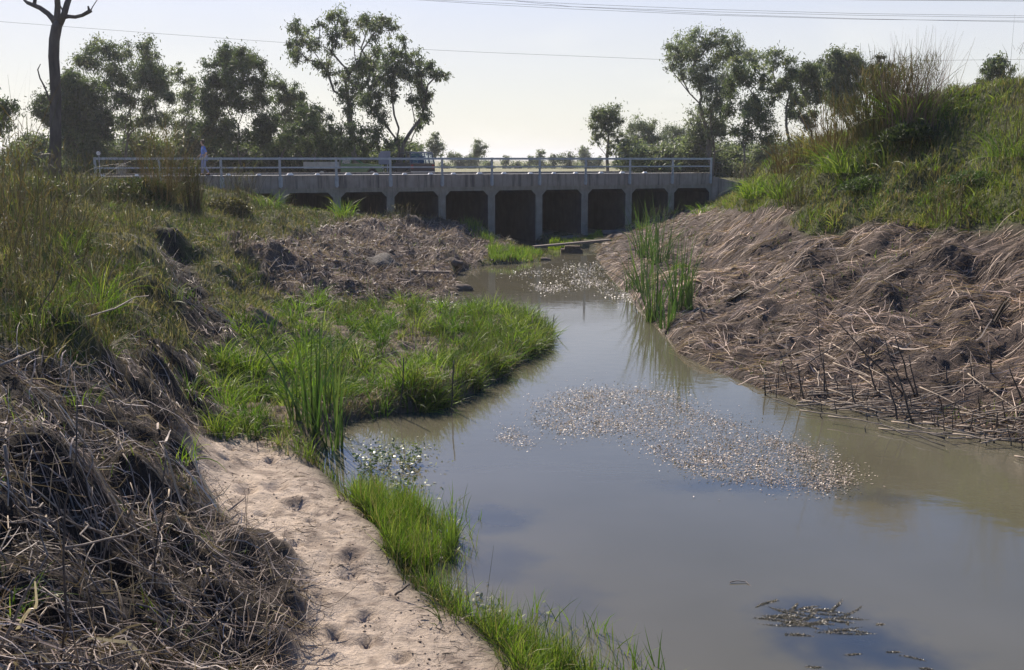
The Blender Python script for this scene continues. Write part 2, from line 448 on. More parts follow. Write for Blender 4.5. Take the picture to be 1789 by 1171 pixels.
rid = 0.5 - np.abs(fbm(XX * 1.1, YY * 1.1, 71, 3)) * 2.6
m0 = np.clip(1 - m1 - m2 - m3 - m4 - m5 - m6, 0, 1)
lump += m0 * (n_big * 0.6 + n_mid * 0.42 + n_sm * .08)
lump += m1 * (n_big * 0.7 + n_mid * 0.55 + n_sm * 0.18)
lump += m2 * (fbm(XX * 0.5, YY * 0.5, 55, 3) * 1.2 + n_mid * 0.55 + rid * 0.2 + n_sm * .15)
lump += m3 * (n_mid * 0.45 + n_sm * 0.16)
lump += m4 * (n_big * 0.5 + rid * 0.12 + n_mid * 0.42 + n_sm * 0.16)
lump += m5 * (n_big * 0.8 + n_mid * 0.6)
def dent(px, py, z, r, amp, lng=1.0, rot=0.0):
    global lump
    q = at_z(px, py, z); dx_ = XX - q[0]; dy_ = YY - q[1]
    u_ = dx_ * math.cos(rot) + dy_ * math.sin(rot); v_ = -dx_ * math.sin(rot) + dy_ * math.cos(rot)
    lump = lump + amp * np.exp(-((u_ / r) ** 2 + (v_ / (r * lng)) ** 2))
for a in [(315, 455, 1.9, .6, -.5, 1.5), (332, 500, 1.5, .5, -.6, 1.5), (345, 545, 1.2, .45, -.5, 1.3),
          (255, 430, 2.5, .7, .30, 2), (275, 480, 2.2, .6, .35, 1.6), (290, 530, 1.9, .5, .35, 1.4),
          (235, 600, 1.8, .35, -.5), (345, 665, .9, .35, -.35), (330, 700, .9, .3, -.35), (300, 650, 1.4, .35, .35), (270, 690, 1.5, .35, .25), (205, 870, 1.5, .28, -.4), (260, 905, 1.2, .25, -.35), (60, 545, 2.6, .3, -.35), (90, 480, 2.7, .4, -.4),
          (345, 865, .6, .2, -.25), (320, 830, 1.0, .25, .3), (240, 820, 1.5, .3, .35), (150, 640, 2.0, .4, .3), (120, 900, 1.7, .3, .3), (320, 980, 1.0, .25, .3), (180, 1000, 1.5, .22, -.35), (60, 1090, 1.7, .22, -.3), (380, 1080, .8, .22, .25), (420, 1000, .6, .2, .2),
          (440, 560, .9, .6, .35), (500, 600, .6, .5, -.2), (620, 640, .3, .5, .15), (545, 590, .5, .5, .22), (430, 700, .5, .35, -.2), (470, 735, .4, .3, .12),
          (560, 460, 1.1, .7, .45), (610, 440, 1.3, .6, -.4), (680, 430, .9, .7, .4), (760, 430, .7, .6, .45), (650, 405, 1.3, .7, .4), (720, 450, .6, .5, -.35), (800, 415, .7, .6, .35), (600, 500, .7, .6, .3), (680, 500, .4, .4, -.25),
          (1290, 625, .3, .3, -.3), (1355, 655, .3, .25, -.25), (1230, 600, .3, .25, .2), (1470, 520, 1.1, .5, -.4), (1490, 440, 1.8, .5, -.4), (1700, 470, 2.0, .4, -.35), (1610, 590, .7, .35, -.3), (1725, 530, 1.3, .4, -.35), (1760, 600, .8, .35, -.3),
      (1420, 570, .6, .5, .28), (1540, 560, .8, .5, .3), (1330, 560, .6, .5, .25), (1640, 530, 1.1, .5, .3), (1560, 480, 1.4, .5, .3), (1400, 480, 1.3, .5, .3), (1500, 620, .5, .4, .2), (1680, 640, .5, .4, .22), (1280, 520, .8, .5, .25),
      (1200, 455, 1.0, .5, -.5), (1240, 470, 1.0, .5, -.4), (1180, 430, 1.1, .6, .4), (1290, 430, 1.6, .6, .4), (1250, 420, 1.5, .5, -.35),
      (520, 430, 1.5, .6, -.4), (480, 470, 1.3, .7, .4), (860, 440, .3, .5, .2)]:
    dent(*a)
lump *= far_f
sandh = fbm(XX * 2.2, YY * 2.2, 81, 5) * 0.09 + n_sm * 0.035
rough_s = fbm(XX * 7, YY * 7, 85, 3)
sandh += rough_s * 0.10 * sstep(-0.10, 0.15, fbm(XX * 1.2, YY * 1.2, 83, 3))
# footprints and hollows pressed into the sand
for (fx, fy, fl) in [(480, 850, .17), (520, 878, .17), (612, 968, .15), (610, 1003, .15), (668, 1022, .10), (430, 862, .16), (395, 820, .12), (455, 905, .1), (590, 925, .08), (540, 905, .09), (700, 1150, .1), (500, 1000, .09),
                     (560, 1060, .08), (640, 1075, .1), (585, 1115, .1), (400, 790, .1), (640, 1120, .09), (515, 955, .08), (450, 965, .09), (470, 800, .1)]:
    a = at_z(fx, fy, 0.37)
    fl = fl * .72
    wob_ = 1 + 1.1 * fbm(XX * 9 + fx, YY * 9, 89, 2)
    q = (((XX - a[0]) / fl) ** 2 + ((YY - a[1]) / (fl * 1.5)) ** 2) * wob_
    sandh += -0.095 * np.exp(-q * 1.6) + 0.03 * np.exp(-(np.sqrt(q) - 1.5) ** 2 * 4)
lump += m6 * sandh
land = base + lump
inland = -SDW
shelf = 1 - np.exp(-np.maximum(inland, 0) / (0.10 + 0.22 * m4 + 0.12 * m3 + 0.02 * m6 + 0.1 * m2))
land_z = np.maximum(land, 0.045 + 0.04 * (fbm(XX * 5, YY * 5, 91, 2) + 0.5)) * shelf + 0.004
water_z = -np.minimum(0.8, 0.02 + 0.55 * np.maximum(SDW, 0) ** 0.8) + fbm(XX * 3, YY * 3, 95, 2) * 0.02
HH = np.where(inland > 0, land_z, water_z)
# under the bridge: keep the ground below the deck and the barrels clear at the channel
ex, ey = math.sin(BTH), math.cos(BTH)
bt = ((XX - BX0) * ex + (YY - BY0) * ey) / BD
bdp = -(XX - BX0) * ey + (YY - BY0) * ex
under = sstep(-0.2, 0.3, bdp) * sstep(10.6, 10.0, bdp) * sstep(-6.4, -6.1, bt) * sstep(5.4, 5.1, bt)
HH = np.where(under > 0, np.minimum(HH, HH * (1 - under) + under * np.minimum(HH, 1.9 - 0.0 * bt)), HH)
chan = sstep(0.3, 1.2, bdp) * sstep(10.6, 9.6, bdp) * sstep(-5.2, -5.0, bt) * sstep(5.1, 4.9, bt)
HH = HH * (1 - chan) + chan * np.minimum(HH, -0.1)
def hq(x, y):
    x = np.asarray(x, float); y = np.asarray(y, float)
    i = np.clip(np.searchsorted(GX, x) - 1, 0, len(GX) - 2); j = np.clip(np.searchsorted(GY, y) - 1, 0, len(GY) - 2)
    fx = np.clip((x - GX[i]) / (GX[i + 1] - GX[i]), 0, 1); fy = np.clip((y - GY[j]) / (GY[j + 1] - GY[j]), 0, 1)
    return (HH[j, i] * (1 - fx) + HH[j, i + 1] * fx) * (1 - fy) + (HH[j + 1, i] * (1 - fx) + HH[j + 1, i + 1] * fx) * fy
def h1(x, y): return float(hq(np.array([x]), np.array([y]))[0])
def on_ground(px, py, dmin=4.0, dmax=90.0):
    dx, dy, dz = ray(px, py)
    t = np.linspace(dmin, dmax, 4000)
    z = EYE + dz * t
    hgt = np.maximum(hq(dx * t, dy * t), 0.0)
    k = np.argmax(z < hgt)
    if z[k] >= hgt[k]: k = len(t) - 1
    return (dx * t[k], dy * t[k], float(hgt[k]))
# ground colour by cover
colr = np.zeros(XX.shape + (3,), np.float32)
def lay(m, c, var=0.25, sc=2.0, s=3):
    v = 1 + var * 2 * fbm(XX * sc, YY * sc, s, 4)
    for k in range(3): colr[..., k] += m * c[k] * v
lay(m0, (0.085, 0.085, 0.035), .5, 1.0, 201)
lay(m1, (0.038, 0.030, 0.025), .4, 2.5, 202)
lay(m2, (0.13, 0.098, 0.08), .5, 1.6, 203)
lay(m3, (0.20, 0.155, 0.115), .5, 1.5, 204)
lay(m4, (0.085, 0.064, 0.052), .4, 1.8, 205)
lay(m5, (0.075, 0.08, 0.035), .5, 1.1, 206)
lay(m6, (0.60, 0.485, 0.38), .15, 3.0, 207)
wetb = (np.exp(-np.maximum(inland, 0) / (0.28 + .35 * m6 * (1 + 2.4 * fbm(XX * 2, YY * 2, 211, 3)))) * 0.6)[..., None]
colr = colr * (1 - wetb) + np.array([0.07, 0.058, 0.048]) * wetb
darkp = (np.maximum(sstep(0.06, 0.2, fbm(XX * 2.4, YY * 2.4, 301, 4)) * .55, sstep(.1, .2, fbm(XX * 7, YY * 7, 303, 3)) * .7) * m6)[..., None]
colr = colr * (1 - darkp) + np.array([0.17, 0.13, 0.105]) * darkp
farm = sstep(75, 95, YY)[..., None]
colr = colr * (1 - farm) + np.array([0.22, 0.21, 0.12]) * farm
nx, ny = len(GX), len(GY)
V = np.stack([XX, YY, HH], -1).reshape(-1, 3)
ii = np.arange((ny - 1) * (nx - 1)); r_ = ii // (nx - 1); c_ = ii % (nx - 1)
a_ = r_ * nx + c_
F = np.stack([a_, a_ + 1, a_ + 1 + nx, a_ + nx], -1)
m, N, L = newmat('ground_soil')
at = N('ShaderNodeAttribute'); at.attribute_name = 'Col'
tc = N('ShaderNodeTexCoord')
n1 = N('ShaderNodeTexNoise'); n1.inputs['Scale'].default_value = 9; n1.inputs['Detail'].default_value = 10; n1.inputs['Roughness'].default_value = 0.7
r1 = N('ShaderNodeMapRange'); r1.inputs[1].default_value = 0.3; r1.inputs[2].default_value = 0.7; r1.inputs[3].default_value = 0.72; r1.inputs[4].default_value = 1.22
mx = N('ShaderNodeVectorMath'); mx.operation = 'SCALE'
pb = N('ShaderNodeBsdfPrincipled'); pb.inputs['Roughness'].default_value = 0.92; pb.inputs['Specular IOR Level'].default_value = 0.2
b = N('ShaderNodeBump'); b.inputs['Strength'].default_value = 1.0; b.inputs['Distance'].default_value = 0.06
n2 = N('ShaderNodeTexNoise'); n2.inputs['Scale'].default_value = 17; n2.inputs['Detail'].default_value = 9; n2.inputs['Roughness'].default_value = 0.7
out = N('ShaderNodeOutputMaterial')
L(tc.outputs['Object'], n1.inputs[0]); L(n1.outputs[0], r1.inputs[0]); L(at.outputs[0], mx.inputs[0]); L(r1.outputs[0], mx.inputs['Scale'])
L(mx.outputs[0], pb.inputs['Base Color']); L(tc.outputs['Object'], n2.inputs[0]); L(n2.outputs[0], b.inputs['Height']); L(b.outputs[0], pb.inputs['Normal']); L(pb.outputs[0], out.inputs[0])
M_GROUND = m
g = mesh_np('ground', V, F, M_GROUND, colr.reshape(-1, 3), smooth=True)
tag(g, 'grassy creek banks with a bare sandy path and a mound, reaching to the horizon', kind='structure')

# ------------------------------------------------------------------ water
m, N, L = newmat('muddy_water')
tc = N('ShaderNodeTexCoord')
nz = N('ShaderNodeTexNoise'); nz.inputs['Scale'].default_value = 0.35; nz.inputs['Detail'].default_value = 3
cr = N('ShaderNodeValToRGB'); cr.color_ramp.elements[0].position = .3; cr.color_ramp.elements[1].position = .7
cr.color_ramp.elements[0].color = (0.092, 0.084, 0.055, 1); cr.color_ramp.elements[1].color = (0.112, 0.103, 0.074, 1)
L(tc.outputs['Object'], nz.inputs[0]); L(nz.outputs[0], cr.inputs[0])
last = cr.outputs[0]
WEEDBED_SHADE = [(1470, 1115, 0.85, 0.9, .75), (1400, 1080, .6, .7, .65), (860, 905, .8, .7, .55), (1330, 850, 1.9, 0.5, .5), (870, 985, .7, .8, .45), (1560, 1150, .8, .6, .7), (1000, 1050, .5, .8, .3), (1550, 870, .9, .4, .4)]  # dark weed and the blue shade round it, painted into the water colour
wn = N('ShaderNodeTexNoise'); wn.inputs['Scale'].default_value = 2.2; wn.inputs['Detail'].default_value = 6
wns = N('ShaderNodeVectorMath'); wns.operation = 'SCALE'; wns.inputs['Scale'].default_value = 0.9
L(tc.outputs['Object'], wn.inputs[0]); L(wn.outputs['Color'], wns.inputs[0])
for (bx, by, rx, ry, am) in WEEDBED_SHADE:
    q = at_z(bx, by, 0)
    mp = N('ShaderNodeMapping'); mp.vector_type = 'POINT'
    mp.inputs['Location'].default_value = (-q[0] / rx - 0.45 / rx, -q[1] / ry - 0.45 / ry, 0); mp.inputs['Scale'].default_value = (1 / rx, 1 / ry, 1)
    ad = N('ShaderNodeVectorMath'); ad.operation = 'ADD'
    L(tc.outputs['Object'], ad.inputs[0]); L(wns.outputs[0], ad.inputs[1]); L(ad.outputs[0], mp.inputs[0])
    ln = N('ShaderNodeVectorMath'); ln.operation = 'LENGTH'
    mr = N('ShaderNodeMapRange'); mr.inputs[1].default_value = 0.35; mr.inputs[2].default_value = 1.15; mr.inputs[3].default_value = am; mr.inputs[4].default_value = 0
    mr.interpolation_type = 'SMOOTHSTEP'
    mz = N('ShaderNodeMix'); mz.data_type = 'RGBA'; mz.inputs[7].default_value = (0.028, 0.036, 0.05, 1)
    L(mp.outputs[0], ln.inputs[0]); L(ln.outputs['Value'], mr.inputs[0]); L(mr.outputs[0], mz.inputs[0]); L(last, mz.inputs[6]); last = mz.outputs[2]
pb = N('ShaderNodeBsdfPrincipled'); pb.inputs['Roughness'].default_value = 0.03; pb.inputs['IOR'].default_value = 1.5
b = N('ShaderNodeBump'); b.inputs['Strength'].default_value = 0.35; b.inputs['Distance'].default_value = 0.006
mp = N('ShaderNodeMapping'); mp.inputs['Scale'].default_value = (1.0, 1.6, 1)
n2 = N('ShaderNodeTexNoise'); n2.inputs['Scale'].default_value = 2.6; n2.inputs['Detail'].default_value = 6
out = N('ShaderNodeOutputMaterial')
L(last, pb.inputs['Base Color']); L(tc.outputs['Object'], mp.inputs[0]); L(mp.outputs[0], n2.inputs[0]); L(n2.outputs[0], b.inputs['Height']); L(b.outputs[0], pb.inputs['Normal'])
L(pb.outputs[0], out.inputs[0])
M_WATER = m
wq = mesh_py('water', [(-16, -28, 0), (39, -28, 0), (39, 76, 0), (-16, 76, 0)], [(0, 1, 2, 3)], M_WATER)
tag(wq, 'still muddy creek water reflecting the pale sky', kind='structure')

# ------------------------------------------------------------------ culvert bridge
ANG = math.pi / 2 - BTH
br = empty('culvert_bridge', (BX0, BY0, 0), ANG)
tag(br, 'long concrete box culvert bridge with a row of dark square openings and a steel railing', 'bridge')
DEP = 9.6
for t in range(-6, 5):
    mb = MB()
    x0 = t * BD; W = BD - 0.004; cx = x0 + BD / 2; hw = W / 2; w_ = hw - 0.20; h = Z_SOFF; c = 0.27; Ht = Z_FASC - 0.002
    zb = 0.29 if t in (1, 2, 3, 4) else -0.5
    for y in (0.0,):
        P = [(-hw, zb - .3), (-w_, zb - .3), (-w_, h - c), (-hw, h - c), (-w_ + c, h), (-w_ + c, Ht), (-hw, Ht),
             (hw, zb - .3), (w_, zb - .3), (w_, h - c), (hw, h - c), (w_ - c, h), (w_ - c, Ht), (hw, Ht)]
        V_ = [(cx + a, y, bz) for a, bz in P]
        Fs = [(0, 1, 2, 3), (3, 2, 4, 5, 6), (5, 4, 11, 12), (8, 7, 10, 9), (9, 10, 13, 12, 11)]
        if y > 0: Fs = [tuple(reversed(q)) for q in Fs]
        mb.add(V_, Fs)
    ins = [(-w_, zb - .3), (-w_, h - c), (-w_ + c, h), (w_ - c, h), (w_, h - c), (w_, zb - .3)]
    mi = MB(); V_ = [(cx + a, y, bz) for y in (0, 14.0) for a, bz in ins]  # lining runs on unseen past the deck, buried to shut out daylight
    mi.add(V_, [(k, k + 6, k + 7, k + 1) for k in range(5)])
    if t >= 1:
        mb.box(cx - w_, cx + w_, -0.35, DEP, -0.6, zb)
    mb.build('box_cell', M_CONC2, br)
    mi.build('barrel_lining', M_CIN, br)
# downstream apron sill in front of the raised cells
mb = MB(); mb.box(0.93 * BD, 4.6 * BD, -0.9, -0.352, -0.5, 0.27); mb.build('apron_sill', M_CONC2, br)
XL, XR = -7.25 * BD, 5 * BD - 0.05
mb = MB()
for k in range(-8, 5):
    a, b_ = max(k * BD, XL), min((k + 1) * BD - 0.012, XR)
    if b_ > a: mb.box(a, b_, -0.06, 0.32, Z_FASC, Z_DECK)
mb.build('fascia_beam', M_CONC, br)
mb = MB(); mb.box(XL, XR, -0.02, 0.3, Z_FASC - 0.2, Z_FASC - 0.003); mb.build('head_wall', M_CONC2, br).hide_render = False
mb = MB(); mb.box(XL, XR, 0.322, DEP - 0.32, Z_FASC, Z_DECK - 0.27); mb.build('road_deck', noisemat('asphalt', (0.045, 0.045, 0.045), (0.07, 0.068, 0.065), 8, 0.9), br)
mb = MB(); mb.box(XL, XR, DEP - 0.318, DEP, Z_FASC, Z_DECK); mb.build('kerb', M_CONC, br)
mb = MB()
mb.add([(XL, -0.06, Z_DECK + .004), (XR - 3.1 * BD / 3, -0.06, Z_DECK + .004), (XR - 3.1 * BD / 3, 0.32, Z_DECK + .004), (XL, 0.32, Z_DECK + .004)], [(0, 1, 2, 3)])
mb.build('kerb_sunlit_strip', M_WHITE, br)  # white strip painted on so the kerb top looks sunlit
# wing wall at the right end
mb = MB()
mb.add([(XR + .01, -0.05, 0.8), (XR + 2.3, -1.6, 0.8), (XR + 2.3, -1.6, 2.75), (XR + .01, -0.05, 3.45), (XR + .01, 0.25, 0.8), (XR + 2.45, -1.35, 0.8), (XR + 2.45, -1.35, 2.75), (XR + .01, 0.25, 3.45)],
       [(0, 1, 2, 3), (5, 4, 7, 6), (3, 2, 6, 7), (1, 5, 6, 2), (4, 0, 3, 7)])
mb.build('wing_wall', M_CONC, br)
mb = MB(); mb.box(XL, XR, 0.325, 2.2, Z_DECK - 0.268, Z_DECK - .02); mb.build('footway', M_CONC2, br)
rl = empty('railing', (0, 0, 0), 0, br)
for t in list(range(-7, 5)) + [4.93]:
    mb = MB(); x = t * BD
    mb.box(x - 0.035, x + 0.035, -0.155, -0.075, Z_FASC + 0.05, Z_RAIL)
    mb.box(x - 0.10, x + 0.10, -0.074, -0.062, Z_FASC + 0.10, Z_DECK - 0.08)
    mb.box(x - 0.075, x - 0.036, -0.125, -0.105, Z_FASC + 0.05, Z_RAIL - .002)
    mb.build('railing_post', M_GALV, rl)
for z0, z1, nm in ((Z_RAIL - 0.115, Z_RAIL - 0.01, 'top_rail'), (Z_RAIL - 0.52, Z_RAIL - 0.45, 'middle_rail')):
    mb = MB()
    mb.box(-7 * BD, 4.93 * BD, -0.215, -0.156, z0, z1)
    mb.build(nm, M_GALV, rl)
kb = 0
for k in range(23):
    x = -6.9 * BD + k * 1.42
    if x > 3.6 * BD: break
    x += random.uniform(-.12, .12)
    mb = MB(); s_ = random.uniform(.8, 1.15)
    mb.add([(x - .15 * s_, .02, Z_DECK + .005), (x + .15 * s_, .02, Z_DECK + .005), (x + .15 * s_, .2, Z_DECK + .005), (x - .15 * s_, .2, Z_DECK + .005),
            (x - .07 * s_, .07, Z_DECK + .10 * s_), (x + .08 * s_, .07, Z_DECK + .11 * s_), (x + .07 * s_, .15, Z_DECK + .10 * s_), (x - .08 * s_, .15, Z_DECK + .1 * s_)],
           [(0, 3, 2, 1), (4, 5, 6, 7), (0, 1, 5, 4), (1, 2, 6, 5), (2, 3, 7, 6), (3, 0, 4, 7)])
    mb.build('kerb_block', M_WHITE, br)

# ------------------------------------------------------------------ trees
def ribbons(P, az, tilt, Ln, W, bend, nseg, c0, c1=None, azw=0.0, taper=1.0, drape=False, roll=None, spread_w=None, tipc=None):
    n = len(P); P = np.asarray(P, float)
    az = np.broadcast_to(az, n).astype(float); tilt = np.broadcast_to(tilt, n).astype(float)
    Ln = np.broadcast_to(Ln, n).astype(float); W = np.broadcast_to(W, n).astype(float); bend = np.broadcast_to(bend, n).astype(float)
    azw = np.broadcast_to(azw, n).astype(float)
    if roll is None: roll = rng.uniform(-1.2, 1.2, n)
    out = np.zeros((n, nseg + 1, 2, 3))
    pos = P.copy()
    for k in range(nseg + 1):
        s = k / nseg
        t = tilt + bend * s; a = az + azw * s
        d = np.stack([np.sin(t) * np.cos(a), np.sin(t) * np.sin(a), np.cos(t)], -1)
        hside = np.stack([-np.sin(a), np.cos(a), np.zeros(n)], -1)
        other = np.cross(d, hside)
        side = hside * np.cos(roll)[:, None] + other * np.sin(roll)[:, None]
        if spread_w is None:
            wk = W * (1 - taper * s ** 1.6)
        else:
            wk = W * spread_w(s)
        p2 = pos
        if drape:
            p2 = pos.copy()
            p2[:, 2] += hq(pos[:, 0], pos[:, 1]) - hq(P[:, 0], P[:, 1])
        out[:, k, 0] = p2 - side * (wk / 2)[:, None]
        out[:, k, 1] = p2 + side * (wk / 2)[:, None]
        pos = pos + d * (Ln / nseg)[:, None]
    V = out.reshape(-1, 3)
    m_ = (nseg + 1) * 2
    base_ = (np.arange(n) * m_)[:, None, None]
    q = np.array([[2 * k, 2 * k + 1, 2 * k + 3, 2 * k + 2] for k in range(nseg)])[None]
    F = (base_ + q).reshape(-1, 4)
    c0 = np.asarray(c0)
    if c0.ndim == 1: c0 = np.broadcast_to(c0, (n, 3))
    col = np.repeat(c0[:, None, :], m_, axis=1)
    if tipc is not None:
        s = (np.arange(m_) // 2 / nseg)[None, :, None]
        col = col * (1 - s) + np.asarray(tipc)[:, None, :] * s if np.asarray(tipc).ndim == 2 else col * (1 - s) + np.asarray(tipc) * s
    return V, F, col.reshape(-1, 3)
def merge(parts):
    Vs, Fs, Cs = [], [], []; b = 0
    for v, f_, c in parts:
        Vs.append(v); Fs.append(f_ + b); Cs.append(c); b += len(v)
    return np.concatenate(Vs), np.concatenate(Fs), np.concatenate(Cs)
def pick(cols, n, jit=0.25, probs=None):
    cols = np.array(cols); i = rng.choice(len(cols), n, p=probs)
    return np.clip(cols[i] * (1 + rng.uniform(-jit, jit, (n, 1))), 0, 1)

def make_tree(label, basepx, Y, clumps, leafcols, group=None, zb=2.7, n_leaf=230, lsz=0.34, trunk_r=None, depth=0.55, trunks=None, name='gum_tree', fill=1.0):
    rg = rng
    k = Y / FPX * 1.0
    bx = (basepx[0] - 894.5) * k
    b = np.array([bx, Y, zb - 0.15])
    cl = []
    wpx = max(c[0] for c in clumps) - min(c[0] for c in clumps)
    for (x, y, r) in clumps:
        yd = rg.uniform(-.5, .5) * wpx * k * depth
        yy = Y + yd
        q = at_y(x, y, yy)
        cl.append((np.array(q), r * k * (yy / Y)))
    root = empty(name, tuple(b))
    tag(root, label, 'tree', group)
    if len(cl) > 9:
        base_cl = list(cl)
        for _ in range(int(len(base_cl) * .45)):
            i_ = int(rg.integers(0, len(base_cl))); c_i = base_cl[i_][0]
            dl = sorted((np.linalg.norm((q_[0] - c_i) * np.array([1, .4, 1])), z_) for z_, q_ in enumerate(base_cl) if z_ != i_)
            q_ = base_cl[dl[int(rg.integers(0, 3))][1]]
            cl.append(((c_i + q_[0]) / 2 + rg.normal(0, .25, 3), (base_cl[i_][1] + q_[1]) * .42))
    # skeleton: nodes list (pos, parent)
    nodes = [b]; par = [-1]
    top = max(c[0][2] for c in cl)
    tlist = trunks or [0.45]
    cen = np.mean([c[0] for c in cl], 0)
    for tf in tlist:
        prev = 0
        steps = 5
        aim = cen + np.array([rg.uniform(-.25, .25) * wpx * k if len(tlist) > 1 else 0, rg.uniform(-.2, .2) * wpx * k, 0])
        for s in range(1, steps + 1):
            f_ = s / steps
            hgt = b[2] + (top - b[2]) * tf * f_
            x = b[0] + (aim[0] - b[0]) * (f_ * 0.45) + rg.normal(0, .12)
            y = b[1] + (aim[1] - b[1]) * (f_ * 0.45) + rg.normal(0, .12)
            nodes.append(np.array([x, y, hgt])); par.append(prev); prev = len(nodes) - 1
    cnode = []
    order = sorted(range(len(cl)), key=lambda i: np.linalg.norm(cl[i][0] - nodes[-1]))
    for i in order:
        c = cl[i][0]
        best = None
        for j, q in enumerate(nodes):
            if j == 0: continue
            dv = c - q; dd = np.linalg.norm(dv)
            pen = dd + max(0, (dd * 0.75 - dv[2])) * 2.2 + (0 if j <= 5 * len(tlist) else .25 * dd)
            if best is None or pen < best[0]: best = (pen, j)
        j = best[1]; q = nodes[j]
        dd = np.linalg.norm(c - q)
        mid = q * .5 + c * .5 + np.array([rg.normal(0, .06) * dd, rg.normal(0, .06) * dd, -0.06 * dd + rg.normal(0, .04) * dd])
        nodes.append(mid); par.append(j)
        nodes.append(c); par.append(len(nodes) - 2)
        cnode.append((len(nodes) - 1, i))
    nn = len(nodes); cnt = np.zeros(nn)
    for j in range(nn - 1, 0, -1):
        cnt[j] = max(cnt[j], 1)
        cnt[par[j]] += cnt[j] if True else 0
    R0 = (trunk_r or max(.10, 0.0135 * (top - b[2]) + .03)) * .62
    rad = R0 * (cnt / cnt[0]) ** 0.62
    rad = np.maximum(rad, 0.018)
    mb = MB()
    for j in range(1, nn):
        mb.tube([nodes[par[j]] - b, nodes[j] - b], [rad[j] * 1.12 if par[j] else rad[j] * 1.35, rad[j]], 6, False)
    # leaves
    parts = []
    lc = np.array(leafcols)
    for (jn, i) in cnode:
        c, r = cl[i]
        r = r * 1.3; ns = max(6, int(12 * (r / 1.2) ** 1.4))
        sub = rg.normal(0, 1, (ns, 3)); sub /= np.linalg.norm(sub, axis=1)[:, None]
        sub = c + sub * (r * rg.uniform(.15, 1.12, (ns, 1))) * np.array([1, 1, .9])
        for q in sub:
            mb.tube([c - b, (c + q) / 2 - b + np.array([0, 0, -.1 * r]), q - b], [0.02, .014, .008], 3, False)
        n = int(n_leaf * 5.4 * fill * (r / 1.2) ** 2)
        which = rg.integers(0, ns, n)
        P = sub[which] + rg.normal(0, 1, (n, 3)) * (r * .21) * np.array([1, 1, .9]) * rg.choice([.7, 1.0, 1.9], (n, 1))
        tone = rg.uniform(.7, 1.25, ns)[which]
        ci = lc[rg.integers(0, len(lc), ns)][which] * tone[:, None]
        parts.append(ribbons(P - b, rg.uniform(0, 6.28, n), rg.normal(2.3, .6, n), lsz * .6 * rg.uniform(.6, 1.3, n), lsz * .2 * rg.uniform(.7, 1.3, n), .3, 1,
                             ci * rg.uniform(.8, 1.2, (n, 1)), roll=rg.uniform(-1.5, 1.5, n), spread_w=lambda s: 1.0 - 0.3 * s))
    mb.build('trunk', M_BARK, root)
    v, f_, c = merge(parts)
    mesh_np('crown', v, f_, M_LEAF, c, parent=root)
    return root
G1 = [(0.075, 0.10, 0.05), (0.10, 0.125, 0.055), (0.06, 0.082, 0.048)]
G2 = [(0.14, 0.165, 0.095), (0.18, 0.195, 0.105), (0.105, 0.13, 0.08)]
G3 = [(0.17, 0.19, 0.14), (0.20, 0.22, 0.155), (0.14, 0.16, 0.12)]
def crop(ox, oy, s, lst): return [(ox + x / s, oy + y / s, r / s) for x, y, r in lst]
tL = lambda l: crop(0, 0, 2.928, l)
tM = lambda l: crop(450, 0, 3.66, l)
tC = lambda l: crop(850, 200, 3.578, l)
tR = lambda l: crop(1150, 0, 2.789, l)
TG = 'gum trees standing beyond the bridge'
make_tree('small dark gum tree at the far left edge, left of the dead trunk', (-8, 300), 62, tL([(20, 520, 40), (50, 560, 35), (0, 590, 40), (-40, 540, 50), (-30, 640, 50), (20, 640, 30)]), G1, TG)
make_tree('dense near-black gum tree right behind the bare dead trunk', (150, 300), 78, tL([(200, 540, 45), (260, 520, 40), (330, 480, 55), (350, 400, 45), (420, 430, 55), (400, 540, 80), (470, 500, 65), (520, 580, 65), (450, 640, 75), (540, 660, 50), (350, 620, 70), (420, 720, 60), (480, 760, 50), (380, 780, 50), (230, 600, 40), (450, 830, 50), (330, 720, 50)]), G1, TG, n_leaf=330)
make_tree('pale-trunked tall gum with several stems and two rounded tops, left of the bridge end', (225, 300), 84, tL([(480, 240, 42), (540, 240, 40), (430, 310, 42), (500, 330, 55), (580, 290, 48), (640, 270, 42), (590, 380, 55), (560, 430, 40), (740, 230, 40), (750, 290, 50), (720, 350, 50), (790, 350, 42), (740, 410, 55), (800, 440, 50), (850, 440, 45), (680, 440, 45), (880, 500, 42), (760, 540, 50), (640, 530, 45), (800, 600, 50), (720, 620, 42), (850, 600, 40), (620, 620, 40)]), G1 + G2, TG, trunks=[.5, .55, .6, .5], n_leaf=220)
make_tree('thin open gum between the two darker ones, behind the walking person', (330, 300), 90, tL([(915, 350, 26), (900, 380, 26), (960, 420, 38), (990, 470, 38), (940, 500, 38), (980, 550, 45), (930, 620, 45), (1000, 640, 45), (900, 690, 40)]), G2, TG, n_leaf=200)
make_tree('broad dark gum with a blunt round top behind the left half of the railing', (424, 300), 82, tL([(1140, 270, 45), (1200, 275, 40), (1240, 260, 36), (1100, 330, 45), (1180, 340, 60), (1260, 320, 55), (1310, 340, 42), (1080, 420, 48), (1150, 430, 60), (1230, 420, 60), (1320, 430, 45), (1070, 520, 55), (1150, 530, 60), (1240, 520, 55), (1340, 510, 55), (1060, 620, 50), (1150, 640, 55), (1370, 600, 45), (1320, 680, 50), (1180, 720, 50), (1360, 720, 50), (1090, 700, 45)]), G1, TG, n_leaf=290)
make_tree('lower loose gum to the right of the broad dark one', (490, 300), 86, tL([(1410, 420, 36), (1450, 440, 35), (1490, 470, 35), (1420, 500, 42), (1480, 530, 42), (1530, 500, 28), (1440, 600, 48), (1520, 620, 45), (1560, 570, 42), (1600, 620, 48), (1480, 700, 48), (1580, 700, 48), (1400, 740, 45), (1640, 690, 45)]), G1 + G2, TG, n_leaf=230)
